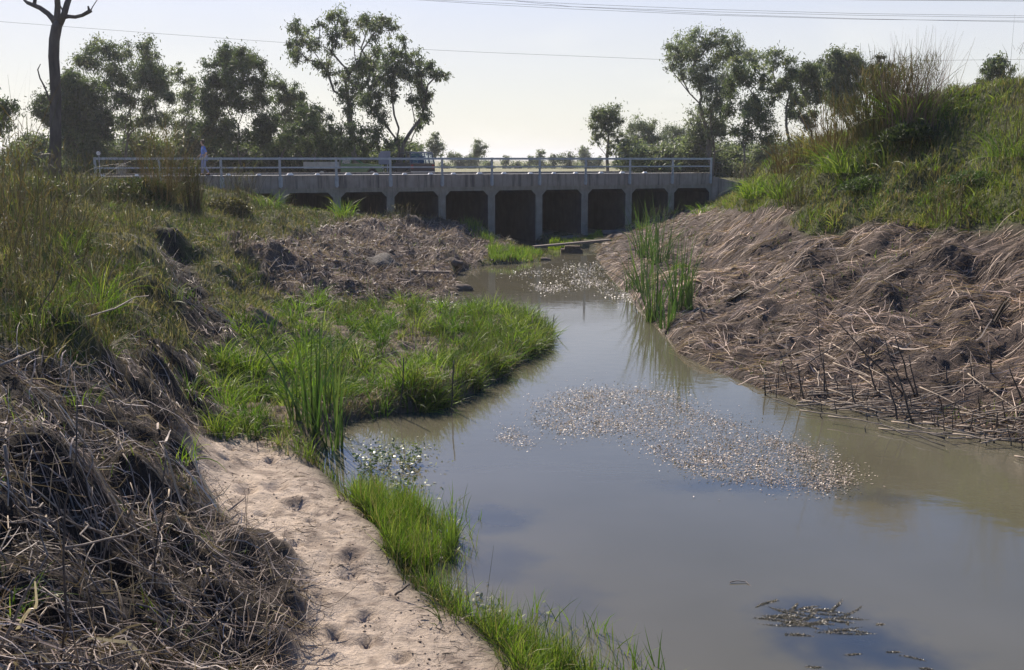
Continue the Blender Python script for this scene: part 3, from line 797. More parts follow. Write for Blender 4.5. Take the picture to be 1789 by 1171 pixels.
make_tree('tallest spreading gum, its pale limbs fanning out to the left', (628, 300), 80, tM([(240, 160, 42), (290, 220, 36), (200, 290, 30), (250, 370, 52), (330, 290, 34), (400, 160, 38), (380, 280, 44), (400, 400, 50), (520, 100, 50), (560, 180, 52), (500, 230, 44), (655, 125, 42), (710, 145, 52), (790, 125, 52), (860, 195, 40), (740, 220, 45), (620, 250, 40), (640, 420, 52), (560, 510, 45), (560, 600, 60), (640, 560, 52), (700, 380, 52), (760, 330, 52), (720, 470, 52), (640, 660, 52), (560, 700, 45), (450, 470, 34), (470, 330, 34)]), G2 + G1, TG, n_leaf=190, trunks=[.42, .5], trunk_r=.34)
make_tree('round-crowned gum leaning right, beside the tallest one above the parked wagon', (692, 300), 76, tM([(930, 260, 34), (870, 340, 52), (950, 350, 52), (820, 430, 60), (900, 440, 60), (1000, 400, 52), (1050, 450, 42), (1110, 420, 38), (1150, 480, 42), (1020, 530, 52), (1080, 600, 42), (960, 500, 50), (840, 520, 50), (760, 520, 45), (1050, 640, 48), (1080, 740, 36), (1030, 790, 36), (980, 640, 42), (720, 610, 52), (740, 700, 52), (800, 760, 50), (860, 620, 42), (1190, 480, 22)]), G1 + G2, TG, n_leaf=210, trunks=[.35, .4], trunk_r=.33)
make_tree('low dark bushy tree filling the gap under the tallest gum', (560, 300), 74, tM([(300, 700, 50), (340, 780, 65), (420, 720, 45), (380, 880, 65), (470, 840, 50), (240, 820, 60), (200, 900, 60), (300, 920, 55), (440, 930, 50)]), G1, TG, n_leaf=230, name='bushy_tree')
make_tree('low dark bushy tree at the foot of the two tallest gums', (640, 300), 73, tM([(700, 840, 55), (640, 890, 55), (760, 890, 50), (540, 880, 55), (600, 800, 45), (560, 940, 50), (700, 930, 50), (900, 900, 30), (840, 930, 34)]), G1, TG, n_leaf=230, name='bushy_tree')
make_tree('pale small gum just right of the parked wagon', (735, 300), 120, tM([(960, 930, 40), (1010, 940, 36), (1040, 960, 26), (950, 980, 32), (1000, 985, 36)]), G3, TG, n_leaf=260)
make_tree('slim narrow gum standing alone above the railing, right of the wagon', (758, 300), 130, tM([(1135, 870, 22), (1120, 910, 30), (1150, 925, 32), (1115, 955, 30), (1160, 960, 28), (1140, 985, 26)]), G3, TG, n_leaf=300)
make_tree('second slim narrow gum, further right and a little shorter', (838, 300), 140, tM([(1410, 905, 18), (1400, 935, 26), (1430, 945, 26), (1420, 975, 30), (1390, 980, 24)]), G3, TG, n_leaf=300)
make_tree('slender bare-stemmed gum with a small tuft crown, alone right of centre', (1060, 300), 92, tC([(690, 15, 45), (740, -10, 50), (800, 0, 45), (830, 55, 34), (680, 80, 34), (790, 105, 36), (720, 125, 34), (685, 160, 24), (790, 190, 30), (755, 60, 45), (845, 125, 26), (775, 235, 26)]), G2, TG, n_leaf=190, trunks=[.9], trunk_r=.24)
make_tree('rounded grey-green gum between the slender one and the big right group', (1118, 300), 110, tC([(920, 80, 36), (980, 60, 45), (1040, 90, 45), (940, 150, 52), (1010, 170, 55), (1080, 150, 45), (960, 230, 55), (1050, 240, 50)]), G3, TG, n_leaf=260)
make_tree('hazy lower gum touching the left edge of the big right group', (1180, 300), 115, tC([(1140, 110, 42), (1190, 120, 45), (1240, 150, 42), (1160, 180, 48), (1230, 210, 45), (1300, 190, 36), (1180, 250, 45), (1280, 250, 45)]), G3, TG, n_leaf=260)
make_tree('tall vase-shaped gum group with many upright stems right of the bridge', (1240, 290), 86, tR([(60, 250, 36), (90, 230, 34), (55, 330, 24), (110, 300, 42), (150, 200, 44), (210, 180, 44), (180, 260, 50), (110, 370, 34), (170, 340, 42), (240, 230, 42), (300, 200, 42), (370, 200, 44), (290, 280, 48), (350, 270, 42), (430, 270, 44), (480, 290, 36), (230, 340, 48), (310, 360, 48), (200, 420, 38), (270, 430, 48), (330, 440, 48), (160, 600, 36), (210, 560, 45), (180, 650, 36), (290, 520, 48), (260, 640, 45), (310, 600, 45)]), G2 + G3, TG, n_leaf=170, trunks=[.45, .55, .5, .4], trunk_r=.36)
make_tree('darker narrow gum in front of the vase-shaped group', (1292, 290), 78, tR([(380, 330, 42), (410, 380, 42), (370, 400, 36), (470, 360, 42), (500, 380, 36), (350, 520, 42), (480, 480, 52), (500, 540, 48), (450, 560, 45), (520, 620, 45), (440, 660, 50), (380, 640, 36), (540, 690, 40)]), G1 + G2, TG, n_leaf=210, trunks=[.5, .6])
make_tree('slim white-stemmed gum with a dark topknot, right of the big group', (1374, 280), 80, tR([(575, 270, 38), (630, 310, 36), (560, 330, 32), (640, 360, 36), (550, 420, 36), (640, 430, 40), (560, 480, 32), (660, 490, 36), (600, 400, 30), (650, 560, 26)]), G2, TG, n_leaf=200, trunks=[.75])
make_tree('mid-height gum with dark right side, between slim and bushy neighbours', (1417, 270), 82, tR([(700, 350, 42), (750, 340, 36), (690, 400, 32), (780, 390, 42), (740, 440, 42), (700, 480, 36), (790, 450, 36), (680, 560, 42), (720, 600, 38), (760, 540, 36)]), G1 + G2, TG, n_leaf=220)
make_tree('bushy wide gum rising behind the mound crest', (1480, 260), 84, tR([(790, 310, 28), (850, 290, 42), (900, 280, 42), (950, 300, 42), (860, 350, 50), (920, 350, 50), (990, 340, 42), (850, 420, 52), (920, 430, 55), (980, 410, 45), (880, 490, 52), (950, 490, 45)]), G2, TG, n_leaf=260)
make_tree('pointed brownish gum beside the tall grass tussock on the mound', (1535, 250), 80, tR([(1080, 280, 20), (1085, 320, 32), (1100, 370, 42), (1060, 380, 32), (1120, 400, 28), (1030, 330, 22), (1080, 430, 40), (1120, 450, 36)]), [(0.085, 0.08, 0.05), (0.07, 0.075, 0.045)], TG, n_leaf=250)
make_tree('lone dark gum peeking over the mound near the right edge', (1742, 250), 70, tR([(1620, 290, 26), (1650, 310, 32), (1690, 320, 32), (1610, 340, 27), (1660, 370, 36), (1700, 400, 36), (1610, 410, 32), (1570, 440, 26), (1650, 440, 45), (1720, 450, 36)]), G1 + G2, TG, n_leaf=250)
# far line of trees on the plain
ft = [(775, 285, 14), (800, 268, 26), (822, 270, 22), (858, 280, 16), (884, 274, 16), (905, 282, 14), (925, 272, 14), (948, 262, 22), (968, 268, 20), (992, 268, 24), (1024, 258, 26), (1045, 275, 16), (1078, 274, 18), (1100, 280, 20), (1215, 262, 30), (1150, 272, 26), (1270, 255, 36), (1310, 262, 32), (460, 275, 30), (390, 275, 34), (300, 270, 36), (238, 272, 30), (60, 270, 36), (12, 262, 36)]
for i, (x, yt, wd) in enumerate(ft):
    cl = []
    for k in range(6):
        cl.append((x + random.uniform(-.4, .4) * wd, yt + wd * .25 + (298 - yt - wd * .3) * (k / 6.0) * .9, wd * random.uniform(.24, .36)))
    cl.append((x, yt + wd * .18, wd * .2))
    Yd = 190 if 760 < x < 1120 else 110
    place = 'seen through the railing' if x < 1240 else 'right of the bridge end'
    nm = ['first', 'second', 'third', 'fourth', 'fifth', 'sixth', 'seventh', 'eighth', 'ninth', 'tenth', 'eleventh', 'twelfth', 'thirteenth', 'fourteenth']
    if x > 760 and x < 1120: lb = 'small hazy tree on the far plain, %s of the row right of the wagon' % nm[i]
    elif x > 1120: lb = {1215: 'low bush of a tree right behind the last railing post', 1150: 'low far tree under the hazy gum near the right railing', 1270: 'low leafy tree at the foot of the vase-shaped group', 1310: 'low leafy tree at the left foot of the mound'}[x]
    else: lb = {460: 'low shrubby tree behind the railing under the loose gum', 390: 'low shrubby tree behind the person on the bridge', 300: 'low shrubby tree behind the tall dry bush', 238: 'low shrubby tree near the left end of the railing', 60: 'low shrubby tree just left of the dead trunk', 12: 'low shrubby tree at the left frame edge'}[x]
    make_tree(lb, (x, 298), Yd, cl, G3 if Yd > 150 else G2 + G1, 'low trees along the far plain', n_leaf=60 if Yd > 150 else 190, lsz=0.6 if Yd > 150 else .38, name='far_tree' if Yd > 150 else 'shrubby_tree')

# a continuous band of undergrowth under the trees
def undergrowth(name, label, x0, x1, ytop, Y, n, cols, seed):
    ncl = int((x1 - x0) / 7)
    P = []
    for i in range(ncl):
        x = x0 + (x1 - x0) * (i + rng.uniform(0, 1)) / ncl
        ht = ytop + 50 * (vnoise(x / 30.0, 3.3, seed) - .35)
        if rng.uniform() < .12: continue
        for k in range(5):
            P.append(at_y(x + rng.normal(0, 5), min(299, ht + (300 - ht) * rng.uniform(0, 1)), Y + rng.uniform(-6, 6)))
    P = np.array(P); w_ = rng.integers(0, len(P), n)
    tone = rng.uniform(.6, 1.3, len(P))[w_][:, None]
    Q = P[w_] + rng.normal(0, .5, (n, 3)) * np.array([1, 1, .8])
    v = ribbons(Q, rng.uniform(0, 6.28, n), rng.normal(1.8, .7, n), .30 * rng.uniform(.6, 1.3, n), .12, .3, 1, pick(cols, n, .2) * tone, spread_w=lambda s: 1 - .3 * s)
    o = mesh_np(name, *v[:2], M_LEAF, v[2]); tag(o, label, 'undergrowth', kind='stuff')
undergrowth('undergrowth', 'dark scrubby undergrowth below the gums behind the left half of the bridge', 20, 720, 246, 92, 170000, G1 + G2, 77)
undergrowth('undergrowth', 'grey green scrub below the gums at the right end of the bridge', 1100, 1560, 250, 92, 90000, G2 + G3, 78)
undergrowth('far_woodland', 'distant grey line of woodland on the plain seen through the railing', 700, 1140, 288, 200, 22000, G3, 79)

# dead tree
dt_b = at_y(97, 312, 38.0)
dz = h1(dt_b[0], dt_b[1])
dt = empty('dead_tree', (dt_b[0], dt_b[1], dz - .1)); tag(dt, 'bare dead tree with a thick dark curved trunk and forked stubs at the top left', 'tree')
def q38(x, y, o=0.0): return np.array(at_y(x, y, 38.0 + o)) - np.array([dt_b[0], dt_b[1], dz - .1])
def ppath(lst, rad, mb, n=10):
    P = [q38(*a) for a in lst]
    k = 38 / FPX
    mb.tube(P, [r * k for r in rad], n)
mb = MB()
ppath([(97, 318), (96, 290), (97, 250), (97, 210), (98, 170), (96, 130), (94, 100), (95, 70), (99, 48), (103, 38)], [12.5, 10.5, 9.5, 9, 8.7, 8.7, 8.7, 8.5, 8.5, 7], mb, 12)
mb.build('trunk', M_BARKD, dt, True)
for lst, rad in (([(99, 44), (92, 33), (84, 24), (70, 14), (58, 9), (48, 5), (42, 0)], [6, 5, 4.5, 4, 3.6, 3, 2]),
                 ([(60, 10, 0), (62, -6, .1), (60, -30, .4)], [3.2, 2.8, 2]),
                 ([(100, 46), (100, 30), (101, 10), (99, -15, -.4), (92, -50, -.8), (96, -90, -1)], [6.5, 5.6, 5, 4.6, 3.5, 2]),
                 ([(104, 42), (112, 26), (117, 8), (124, -12, .4), (138, -45, .8), (140, -80, 1)], [6.5, 5.4, 5, 4.5, 3.6, 2]),
                 ([(110, 30), (120, 29), (132, 30), (144, 27), (155, 21), (159, 18)], [4.2, 3.2, 3, 3, 3.4, 3.6]),
                 ([(156, 22), (155, 15), (154, 11)], [2.4, 2, 1.4]),
                 ([(112, 27), (108, 15), (104, 8)], [1.6, 1.3, .8]),
                 ([(158, 20), (162, 12, .2), (170, 0, .4), (182, -16, .5)], [1, .8, .6, .4]),
                 ([(94, 190), (84, 170, -.3), (82, 162, -.3), (77, 150, -.4), (70, 137, -.4), (66, 122, -.5), (71, 112, -.5)], [1.8, 1.6, 1.5, 1.4, 1.2, 1, .6])):
    mb = MB(); ppath(lst, rad, mb, 8); mb.build('dead_branch', M_BARKD, dt, True)

# ------------------------------------------------------------------ ground cover
def scatter(n, reg_ids, dmin=3.2, dmax=62.0, amin=-42, amax=42, pw=1.0, jit=8.0, water_ok=-0.02, cond=None):
    """world-space scatter, density falling with distance"""
    u = rng.uniform(0, 1, n)
    # pdf of distance ~ d^(1-pw)
    e = 2.0 - pw
    d = (dmin ** e + u * (dmax ** e - dmin ** e)) ** (1 / e)
    a = np.radians(rng.uniform(amin, amax, n))
    X = d * np.sin(a); Y = d * np.cos(a)
    Z = hq(X, Y)
    rg_, px, py = regions(X, Y, np.maximum(Z, 0.03), jit)
    ok = np.isin(rg_, reg_ids) & (Z > water_ok)
    bt_ = ((X - BX0) * ex + (Y - BY0) * ey) / BD
    bd_ = -(X - BX0) * ey + (Y - BY0) * ex
    ok &= ~((bd_ > -0.1) & (bd_ < 10.3) & (bt_ > -7.4) & (bt_ < 5.1))
    if cond is not None: ok &= cond(X, Y, Z, px, py)
    return X[ok], Y[ok], Z[ok], px[ok], py[ok]
def slope_az(X, Y, e=0.25):
    gx = (hq(X + e, Y) - hq(X - e, Y)) / (2 * e); gy = (hq(X, Y + e) - hq(X, Y - e)) / (2 * e)
    return np.arctan2(-gy, -gx), np.hypot(gx, gy)
def wd(X, Y, w0, k=0.6):                 # ribbons widen a little with distance (bundled blades)
    return w0 * np.maximum(1.0, (np.hypot(X, Y) / 9.0)) ** k

# short green grass on the left slope and behind
def gpatch(X, Y, s, sc=0.35): return fbm(X * sc, Y * sc, s, 3)
GA = [(0.055, 0.08, 0.022), (0.075, 0.10, 0.025), (0.035, 0.055, 0.02), (0.115, 0.11, 0.045), (0.13, 0.10, 0.055)]
GB = [(0.10, 0.155, 0.022), (0.14, 0.20, 0.03), (0.065, 0.115, 0.02), (0.20, 0.24, 0.06)]
BR = [(0.22, 0.16, 0.125), (0.29, 0.215, 0.175), (0.15, 0.105, 0.082), (0.38, 0.30, 0.25), (0.085, 0.062, 0.05)]
GC = [(0.13, 0.21, 0.022), (0.17, 0.26, 0.028), (0.08, 0.15, 0.02), (0.25, 0.29, 0.06)]
BRL = [(0.32, 0.225, 0.17), (0.42, 0.305, 0.235), (0.20, 0.138, 0.105), (0.54, 0.41, 0.325), (0.10, 0.068, 0.052)]
def grass(name, label, n, reg, h, w0, cols, pw=1.1, tilt=.35, bend=.9, dmin=3.5, dmax=62, cond=None, patchseed=None, drycols=None, nseg=2, hvar=.5, **kw):
    X, Y, Z, px, py = scatter(n, reg, dmin, dmax, pw=pw, cond=cond, **kw)
    m_ = len(X)
    hp = 0.65 + 1.1 * np.clip(gpatch(X, Y, 400, .8) + .5, 0, 1)
    c = pick(cols, m_, .25) * (1 + 1.3 * fbm(X * .9, Y * .9, 620, 3))[:, None]
    if drycols is not None:
        k = rng.uniform(0, 1, m_) < np.clip(0.35 + 2.6 * gpatch(X, Y, patchseed or 410, .45), 0, 1)
        c[k] = pick(drycols, int(k.sum()), .25)
    v = ribbons(np.stack([X, Y, Z - .02], -1), rng.uniform(0, 6.28, m_), np.abs(rng.normal(0, tilt, m_)), h * hp * rng.uniform(1 - hvar, 1 + hvar, m_),
                wd(X, Y, w0), rng.normal(bend, .4, m_), nseg, c)
    o = mesh_np(name, *v[:2], M_GRASS, v[2])
    tag(o, label, 'grass', kind='stuff')
    return o
grass('slope_grass', 'olive green and straw coloured grass over the left bank and its top', 330000, [0], .17, .011, GA, dmin=6, drycols=[(0.20, 0.175, 0.085), (0.25, 0.20, 0.12), (0.14, 0.13, 0.06)], amin=-60, amax=14)
grass('mound_grass', 'dull green grass covering the high mound on the right', 300000, [5], .20, .013, [(.12, .16, .03), (.16, .19, .035), (.09, .125, .028), (.2, .2, .06)], dmin=12, drycols=[(0.17, 0.155, 0.06), (0.20, 0.16, 0.08), (0.07, 0.10, 0.03)], amin=8, amax=60, patchseed=433)
grass('bench_grass', 'fresh green grass on the low flat bench beside the water', 34000, [3], .13, .010, GB + GA + BR[:2], dmin=11, dmax=40, pw=.7, drycols=[(0.19, 0.16, 0.09), (0.26, 0.21, 0.14), (0.12, 0.14, 0.05)], amin=-25, amax=5, patchseed=455)
grass('bank_green_growth', 'sparse green shoots coming up through the dead reeds', 60000, [1, 2], .16, .010, GB + GA, dmin=4, cond=lambda X, Y, Z, px, py: gpatch(X, Y, 470, .7) > .09, amin=-60, amax=12)
grass('right_green_growth', 'sparse green shoots among the matted dead reeds on the right bank', 26000, [4], .13, .010, GB + GA, dmin=12, cond=lambda X, Y, Z, px, py: gpatch(X, Y, 480, .6) > .13, amin=2, amax=50)
def tufty(name, label, nt, per, reg, h, w0, cols, cond=None, tilt=.5, bend=1.3, r=.16, nseg=4, dry=None, **kw):
    X, Y, Z, px, py = scatter(nt, reg, cond=cond, **kw)
    m_ = len(X); sz = rng.uniform(.5, 1.4, m_)
    ctr = rng.integers(0, len(cols), m_); cc = np.array(cols)[ctr] * rng.uniform(.65, 1.25, (m_, 1))
    if dry is not None:
        k = rng.uniform(0, 1, m_) < dry; cc[k] = pick([(0.22, .18, .09), (.27, .21, .13), (.17, .14, .07)], int(k.sum()), .2)
    i = np.repeat(np.arange(m_), per); n = len(i)
    a = rng.uniform(0, 6.28, n); rr = r * sz[i] * np.sqrt(rng.uniform(0, 1, n))
    x = X[i] + rr * np.cos(a); y = Y[i] + rr * np.sin(a); z = hq(x, y)
    v = ribbons(np.stack([x, y, z - .03], -1), a + rng.normal(0, .6, n), np.abs(rng.normal(0, tilt, n)), h * sz[i] * rng.uniform(.5, 1.25, n), wd(x, y, w0, .5), rng.normal(bend, .35, n), nseg, cc[i] * rng.uniform(.75, 1.25, (n, 1)))
    o = mesh_np(name, *v[:2], M_GRASS, v[2]); tag(o, label, 'grass', kind='stuff')
tufty('arching_grass', 'bright arching grass tufts crowding the low bench', 2300, 34, [3], .60, .011, GC + GB, dmin=11, dmax=40, pw=.8, amin=-25, amax=5, r=.12, cond=lambda X, Y, Z, px, py: fbm(X * .9, Y * .9, 640, 3) > -.02)
tufty('slope_tufts', 'olive and green grass tufts all over the left slope', 7000, 18, [0], .32, .010, GA + GA + GB, dmin=6, dmax=60, pw=1.3, amin=-60, amax=8, dry=.3, cond=lambda X, Y, Z, px, py: fbm(X * .6, Y * .6, 641, 3) > -.08)
tufty('mound_tufts', 'mixed green and brown grass tufts all over the right mound', 6500, 22, [5], .42, .011, GC + GB + [(.2, .19, .06)], dmin=18, dmax=60, pw=1.0, amin=8, amax=60, dry=.25, cond=lambda X, Y, Z, px, py: fbm(X * .4, Y * .4, 642, 3) > -.08)
tufty('straggling_green', 'green tufts coming through the dead reeds of the near left bank', 500, 16, [1, 2], .24, .008, GB, dmin=5, dmax=55, pw=1.2, amin=-60, amax=8, cond=lambda X, Y, Z, px, py: fbm(X * .7, Y * .7, 643, 3) > .06)
# matted dead reeds
def thatch(name, label, n, reg, L0, w0, cols, mode, pw=1.0, dmin=3.2, dmax=62, up=.12, cond=None, amin=-60, amax=60, lift=.10, curl=.35, nseg=3):
    X, Y, Z, px, py = scatter(n, reg, dmin, dmax, pw=pw, cond=cond, amin=amin, amax=amax)
    m_ = len(X)
    sa, sm = slope_az(X, Y, .35)
    if mode == 'comb':
        az = sa + 2.6 * fbm(X * .5, Y * .5, 500, 3) + rng.normal(0, .28, m_)
        hang = sstep(25, 30, Y) * (px < 1420)
        az2 = 2.75 + 2.6 * fbm(X * .45, Y * .45, 510, 3) + rng.normal(0, .38, m_) + (rng.uniform(0, 1, m_) < .3) * rng.normal(0, 1.3, m_)
        az = np.where(rng.uniform(0, 1, m_) < hang, az, az2)
    else:
        az = 5 * fbm(X * .8, Y * .8, 520, 3) + rng.normal(0, .9, m_)
    tilt = np.clip(rng.normal(1.48, up, m_), .3, 1.75)
    c = pick(cols, m_, .25)
    tone = (1.08 + 1.9 * fbm(X * 1.0, Y * 1.0, 530, 4))[:, None]
    c = np.clip(c * tone, 0.01, 1)
    v = ribbons(np.stack([X, Y, Z + rng.uniform(0, lift, m_) ** 1.3], -1), az, tilt, L0 * rng.uniform(.3, 1.5, m_), wd(X, Y, w0) * rng.choice([.6, .9, 1.2, 2.2], m_, p=[.35, .35, .22, .08]), rng.normal(.1, .25, m_), nseg, c,
                azw=rng.normal(0, curl, m_), drape=True, taper=.6)
    o = mesh_np(name, *v[:2], M_DEAD, v[2]); tag(o, label, 'dead reeds', kind='stuff')
thatch('dead_reed_mat', 'tangled mat of bleached broken reeds over the near left bank', 42000, [1], .42, .0065, BR, 'tangle', dmin=3.2, dmax=26, amax=5, up=.28, lift=.16, curl=.6, nseg=4)
thatch('crossed_reed_stalks', 'paler broken reed stalks lying crosswise over the right bank', 3500, [4], .60, .010, [(0.45, .36, .29), (.34, .26, .21), (.2, .15, .12)], 'tangle', dmin=14, dmax=50, amin=2, up=.2, lift=.12, curl=.4)
thatch('bleached_reed_mat', 'paler thick broken reeds lying on top of the near left mat', 6500, [1], .46, .0105, [(0.36, .29, .25), (.50, .42, .37), (.25, .19, .16)], 'tangle', dmin=3.2, dmax=22, amax=5, up=.32, lift=.22, curl=.7, nseg=5)
thatch('matted_dead_reeds', 'brown flattened dead reeds combed down the right bank', 190000, [4], .42, .0072, BRL, 'comb', cond=lambda X, Y, Z, px, py: fbm(X * 1.1, Y * 1.1, 560, 4) + .2 * rng.uniform(-1, 1, len(X)) > -.075, dmin=12, amin=2, amax=60, lift=.07, up=.12)
thatch('dead_debris', 'grey brown dead stems and flood debris on the middle left bank', 90000, [2], .40, .009, BR, 'tangle', dmin=20, dmax=62, amin=-30, amax=5, up=.35, lift=.15)
thatch('dry_litter', 'thin dry litter lying through the green bench and slope', 30000, [0, 3], .30, .008, BR, 'tangle', dmin=6, dmax=45, amin=-60, amax=6, up=.3)
thatch('bench_litter', 'grey dead stems and roots along the lower edge of the bench', 9000, [3], .26, .008, BR, 'tangle', dmin=12, dmax=30, amin=-20, amax=3, up=.5, lift=.12, cond=lambda X, Y, Z, px, py: (py > 628 + rng.normal(0, 18, len(px))) & (px > 520) & (px < 850))
thatch('sand_litter', 'scattered bits of dead reed lying on the sandy path', 17000, [6], .11, .005, [(0.10, 0.08, 0.065), (0.16, 0.125, 0.1), (0.24, 0.19, 0.15)], 'tangle', dmin=5, dmax=18, amin=-40, amax=6, up=.12, lift=.015, cond=lambda X, Y, Z, px, py: (fbm(X * 1.6, Y * 1.6, 540, 3) > -.03))
# crumbs of soil on the path
def crumbs(name, label, n, reg, r0, cols, cond=None, **kw):
    X, Y, Z, px, py = scatter(n, reg, cond=cond, **kw)
    m_ = len(X); r = r0 * rng.uniform(.25, 1, m_) ** 2 * 2
    oc = np.array([(1, 0, 0), (0, 1, 0), (-1, 0, 0), (0, -1, 0), (0, 0, .8), (0, 0, -.8)], float)
    V = oc[None] * r[:, None, None] * rng.uniform(.6, 1.3, (m_, 6, 1)) + np.stack([X, Y, Z + r * .2], -1)[:, None]
    T = np.array([(0, 1, 4), (1, 2, 4), (2, 3, 4), (3, 0, 4), (1, 0, 5), (2, 1, 5), (3, 2, 5), (0, 3, 5)])
    F = (np.arange(m_) * 6)[:, None, None] + T[None]
    c = np.repeat(pick(cols, m_, .3)[:, None], 6, 1)
    o = mesh_np(name, V.reshape(-1, 3), F.reshape(-1, 3), M_DEAD, c.reshape(-1, 3)); tag(o, label, 'soil', kind='stuff')
crumbs('soil_crumbs', 'crumbs and small clods of soil strewn over the sandy path', 9000, [6], .009, [(.42, .34, .27), (.3, .24, .19), (.19, .15, .12)], dmin=5, dmax=18, amin=-40, amax=6, cond=lambda X, Y, Z, px, py: fbm(X * 2, Y * 2, 660, 3) > -.02)
crumbs('mud_crumbs', 'crumbling clods of mud on the debris of the middle left bank', 9000, [2], .07, [(.20, .155, .125), (.14, .105, .085), (.09, .07, .055)], dmin=20, dmax=60, amin=-30, amax=5, cond=lambda X, Y, Z, px, py: fbm(X * 1, Y * 1, 661, 3) > .0)
crumbs('shore_crumbs', 'crumbling clods of mud among the dead reeds of the right bank', 7000, [4], .035, [(.20, .155, .125), (.14, .105, .085), (.08, .06, .05)], dmin=13, dmax=50, amin=2, cond=lambda X, Y, Z, px, py: fbm(X * 1.1, Y * 1.1, 560, 4) < .0)
# longer upright dry stems
def stems(name, label, n, reg, h, w0, cols, cond=None, **kw):
    X, Y, Z, px, py = scatter(n, reg, cond=cond, **kw)
    m_ = len(X)
    v = ribbons(np.stack([X, Y, Z - .02], -1), rng.uniform(0, 6.28, m_), np.abs(rng.normal(.3, .35, m_)), h * rng.uniform(.4, 1.5, m_), wd(X, Y, w0, .35), rng.normal(.25, .3, m_), 4, pick(cols, m_, .3), azw=rng.normal(0, .5, m_), taper=.6)
    o = mesh_np(name, *v[:2], M_DEAD, v[2]); tag(o, label, 'dry stems', kind='stuff')
stems('upright_dead_stems', 'thin grey dead stems sticking up out of the near left bank', 5200, [1], .38, .007, BR, dmin=3.2, dmax=22, amin=-60, amax=2)
stems('slope_dry_stems', 'fine brown seed stems standing in the left slope grass', 15000, [0], .62, .0065, [(0.16, 0.12, 0.08), (0.22, 0.17, 0.10), (0.12, 0.13, 0.05)], dmin=7, dmax=45, amin=-60, amax=0, pw=1.3)
stems('mound_dry_stems', 'fine reddish seed stems standing all over the right mound', 12000, [5], .50, .007, [(0.20, 0.13, 0.075), (0.24, 0.18, 0.09), (0.13, 0.14, 0.05)], dmin=14, dmax=62, amin=10, amax=60, pw=1.2)
stems('debris_stems', 'bare grey twigs standing in the middle left flood debris', 7000, [2], .50, .008, BRL, dmin=20, dmax=60, amin=-30, amax=4)

# ------------------------------------------------------------------ plants one can count
def plant(name, label, cat, loc, parts, mat, group=None):
    """parts: list of (part name, ribbons tuple) in local coordinates"""
    if len(parts) == 1:
        v, f_, c = parts[0][1]
        o = mesh_np(name, v, f_, mat, c); o.location = loc
        return tag(o, label, cat, group)
    root = empty(name, loc); tag(root, label, cat, group)
    for pn, (v, f_, c), m_ in [(p[0], p[1], p[2] if len(p) > 2 else mat) for p in parts]:
        mesh_np(pn, v, f_, m_, c, parent=root)
    return root
def tuft(n, r, h, w, cols, tilt=.45, bend=.9, nseg=4, jit=.25, hv=.35, taper=1.0):
    a = rng.uniform(0, 6.28, n); rr = r * np.sqrt(rng.uniform(0, 1, n))
    P = np.stack([rr * np.cos(a), rr * np.sin(a), np.full(n, -.04)], -1)
    return ribbons(P, a + rng.normal(0, .6, n), np.abs(rng.normal(0, tilt, n)) * (0.3 + rr / max(r, 1e-3)), h * rng.uniform(1 - hv, 1 + hv, n), w * rng.uniform(.7, 1.3, n), rng.normal(bend, .35, n), nseg, pick(cols, n, jit), taper=taper)

# cattail clumps
CT = [(0.065, 0.12, 0.03), (0.085, 0.15, 0.035), (0.05, 0.09, 0.028), (0.12, 0.17, 0.05)]
def cattail(px, py, h, n, r, label, group, lean=0.16, z0=None, dead=.12):
    g_ = at_z(px, py, 0.0) if z0 is None else at_z(px, py, z0)
    zz = max(h1(g_[0], g_[1]), -0.15)
    nd = int(n * dead)
    n = int(n * 1.7)
    parts = [('leaf_blades', tuft(n, r, h, .032 if py > 700 else .036, CT, tilt=lean, bend=.28, nseg=6, hv=.4, taper=.9))]
    if nd: parts.append(('dead_blades', tuft(nd, r, h * .6, .02, BR, tilt=lean * 2, bend=1.0, nseg=5), M_DEAD))
    return plant('reed_clump', label, 'reeds', (g_[0], g_[1], zz), parts, M_REED, group)
GRP = 'green reed clumps at the water edge'
cattail(548, 775, 1.75, 16, .13, 'tallest green reed clump standing in the left shallows beside the sand', GRP)
cattail(585, 782, 1.65, 15, .13, 'green reed clump right beside the tallest one, leaning right over the water', GRP, .22)
cattail(565, 745, 1.5, 10, .16, 'thinner reed clump behind the two tall ones on the left shore', GRP)
cattail(520, 770, 1.1, 9, .12, 'short reed clump at the left foot of the tall reeds', GRP)
cattail(1142, 562, 1.75, 26, .22, 'big green reed clump fanning over the water by the right shore', GRP, .34)
cattail(1186, 572, 1.8, 24, .22, 'upright dense reed clump against the dead bank on the right shore', GRP, .18)
cattail(1165, 582, 1.3, 16, .2, 'low reed clump in front between the two big right ones', GRP, .3)
cattail(1206, 576, 1.2, 10, .08, 'small separate reed clump on the mud, rightmost of the green reeds', GRP, .15)
cattail(1125, 530, 1.6, 22, .3, 'reed clump farther back on the right shore with pale drooping tips', GRP, .4, dead=.5)
cattail(1150, 505, 2.0, 26, .35, 'reed clump behind the others, its tips rising against the brown overhang', GRP, .3)
cattail(1128, 478, 1.9, 24, .4, 'farthest bright reed clump under the brown overhang', GRP, .35)
cattail(1098, 512, 1.1, 14, .3, 'drooping leftmost clump of the right shore reeds', GRP, .6, dead=.6)

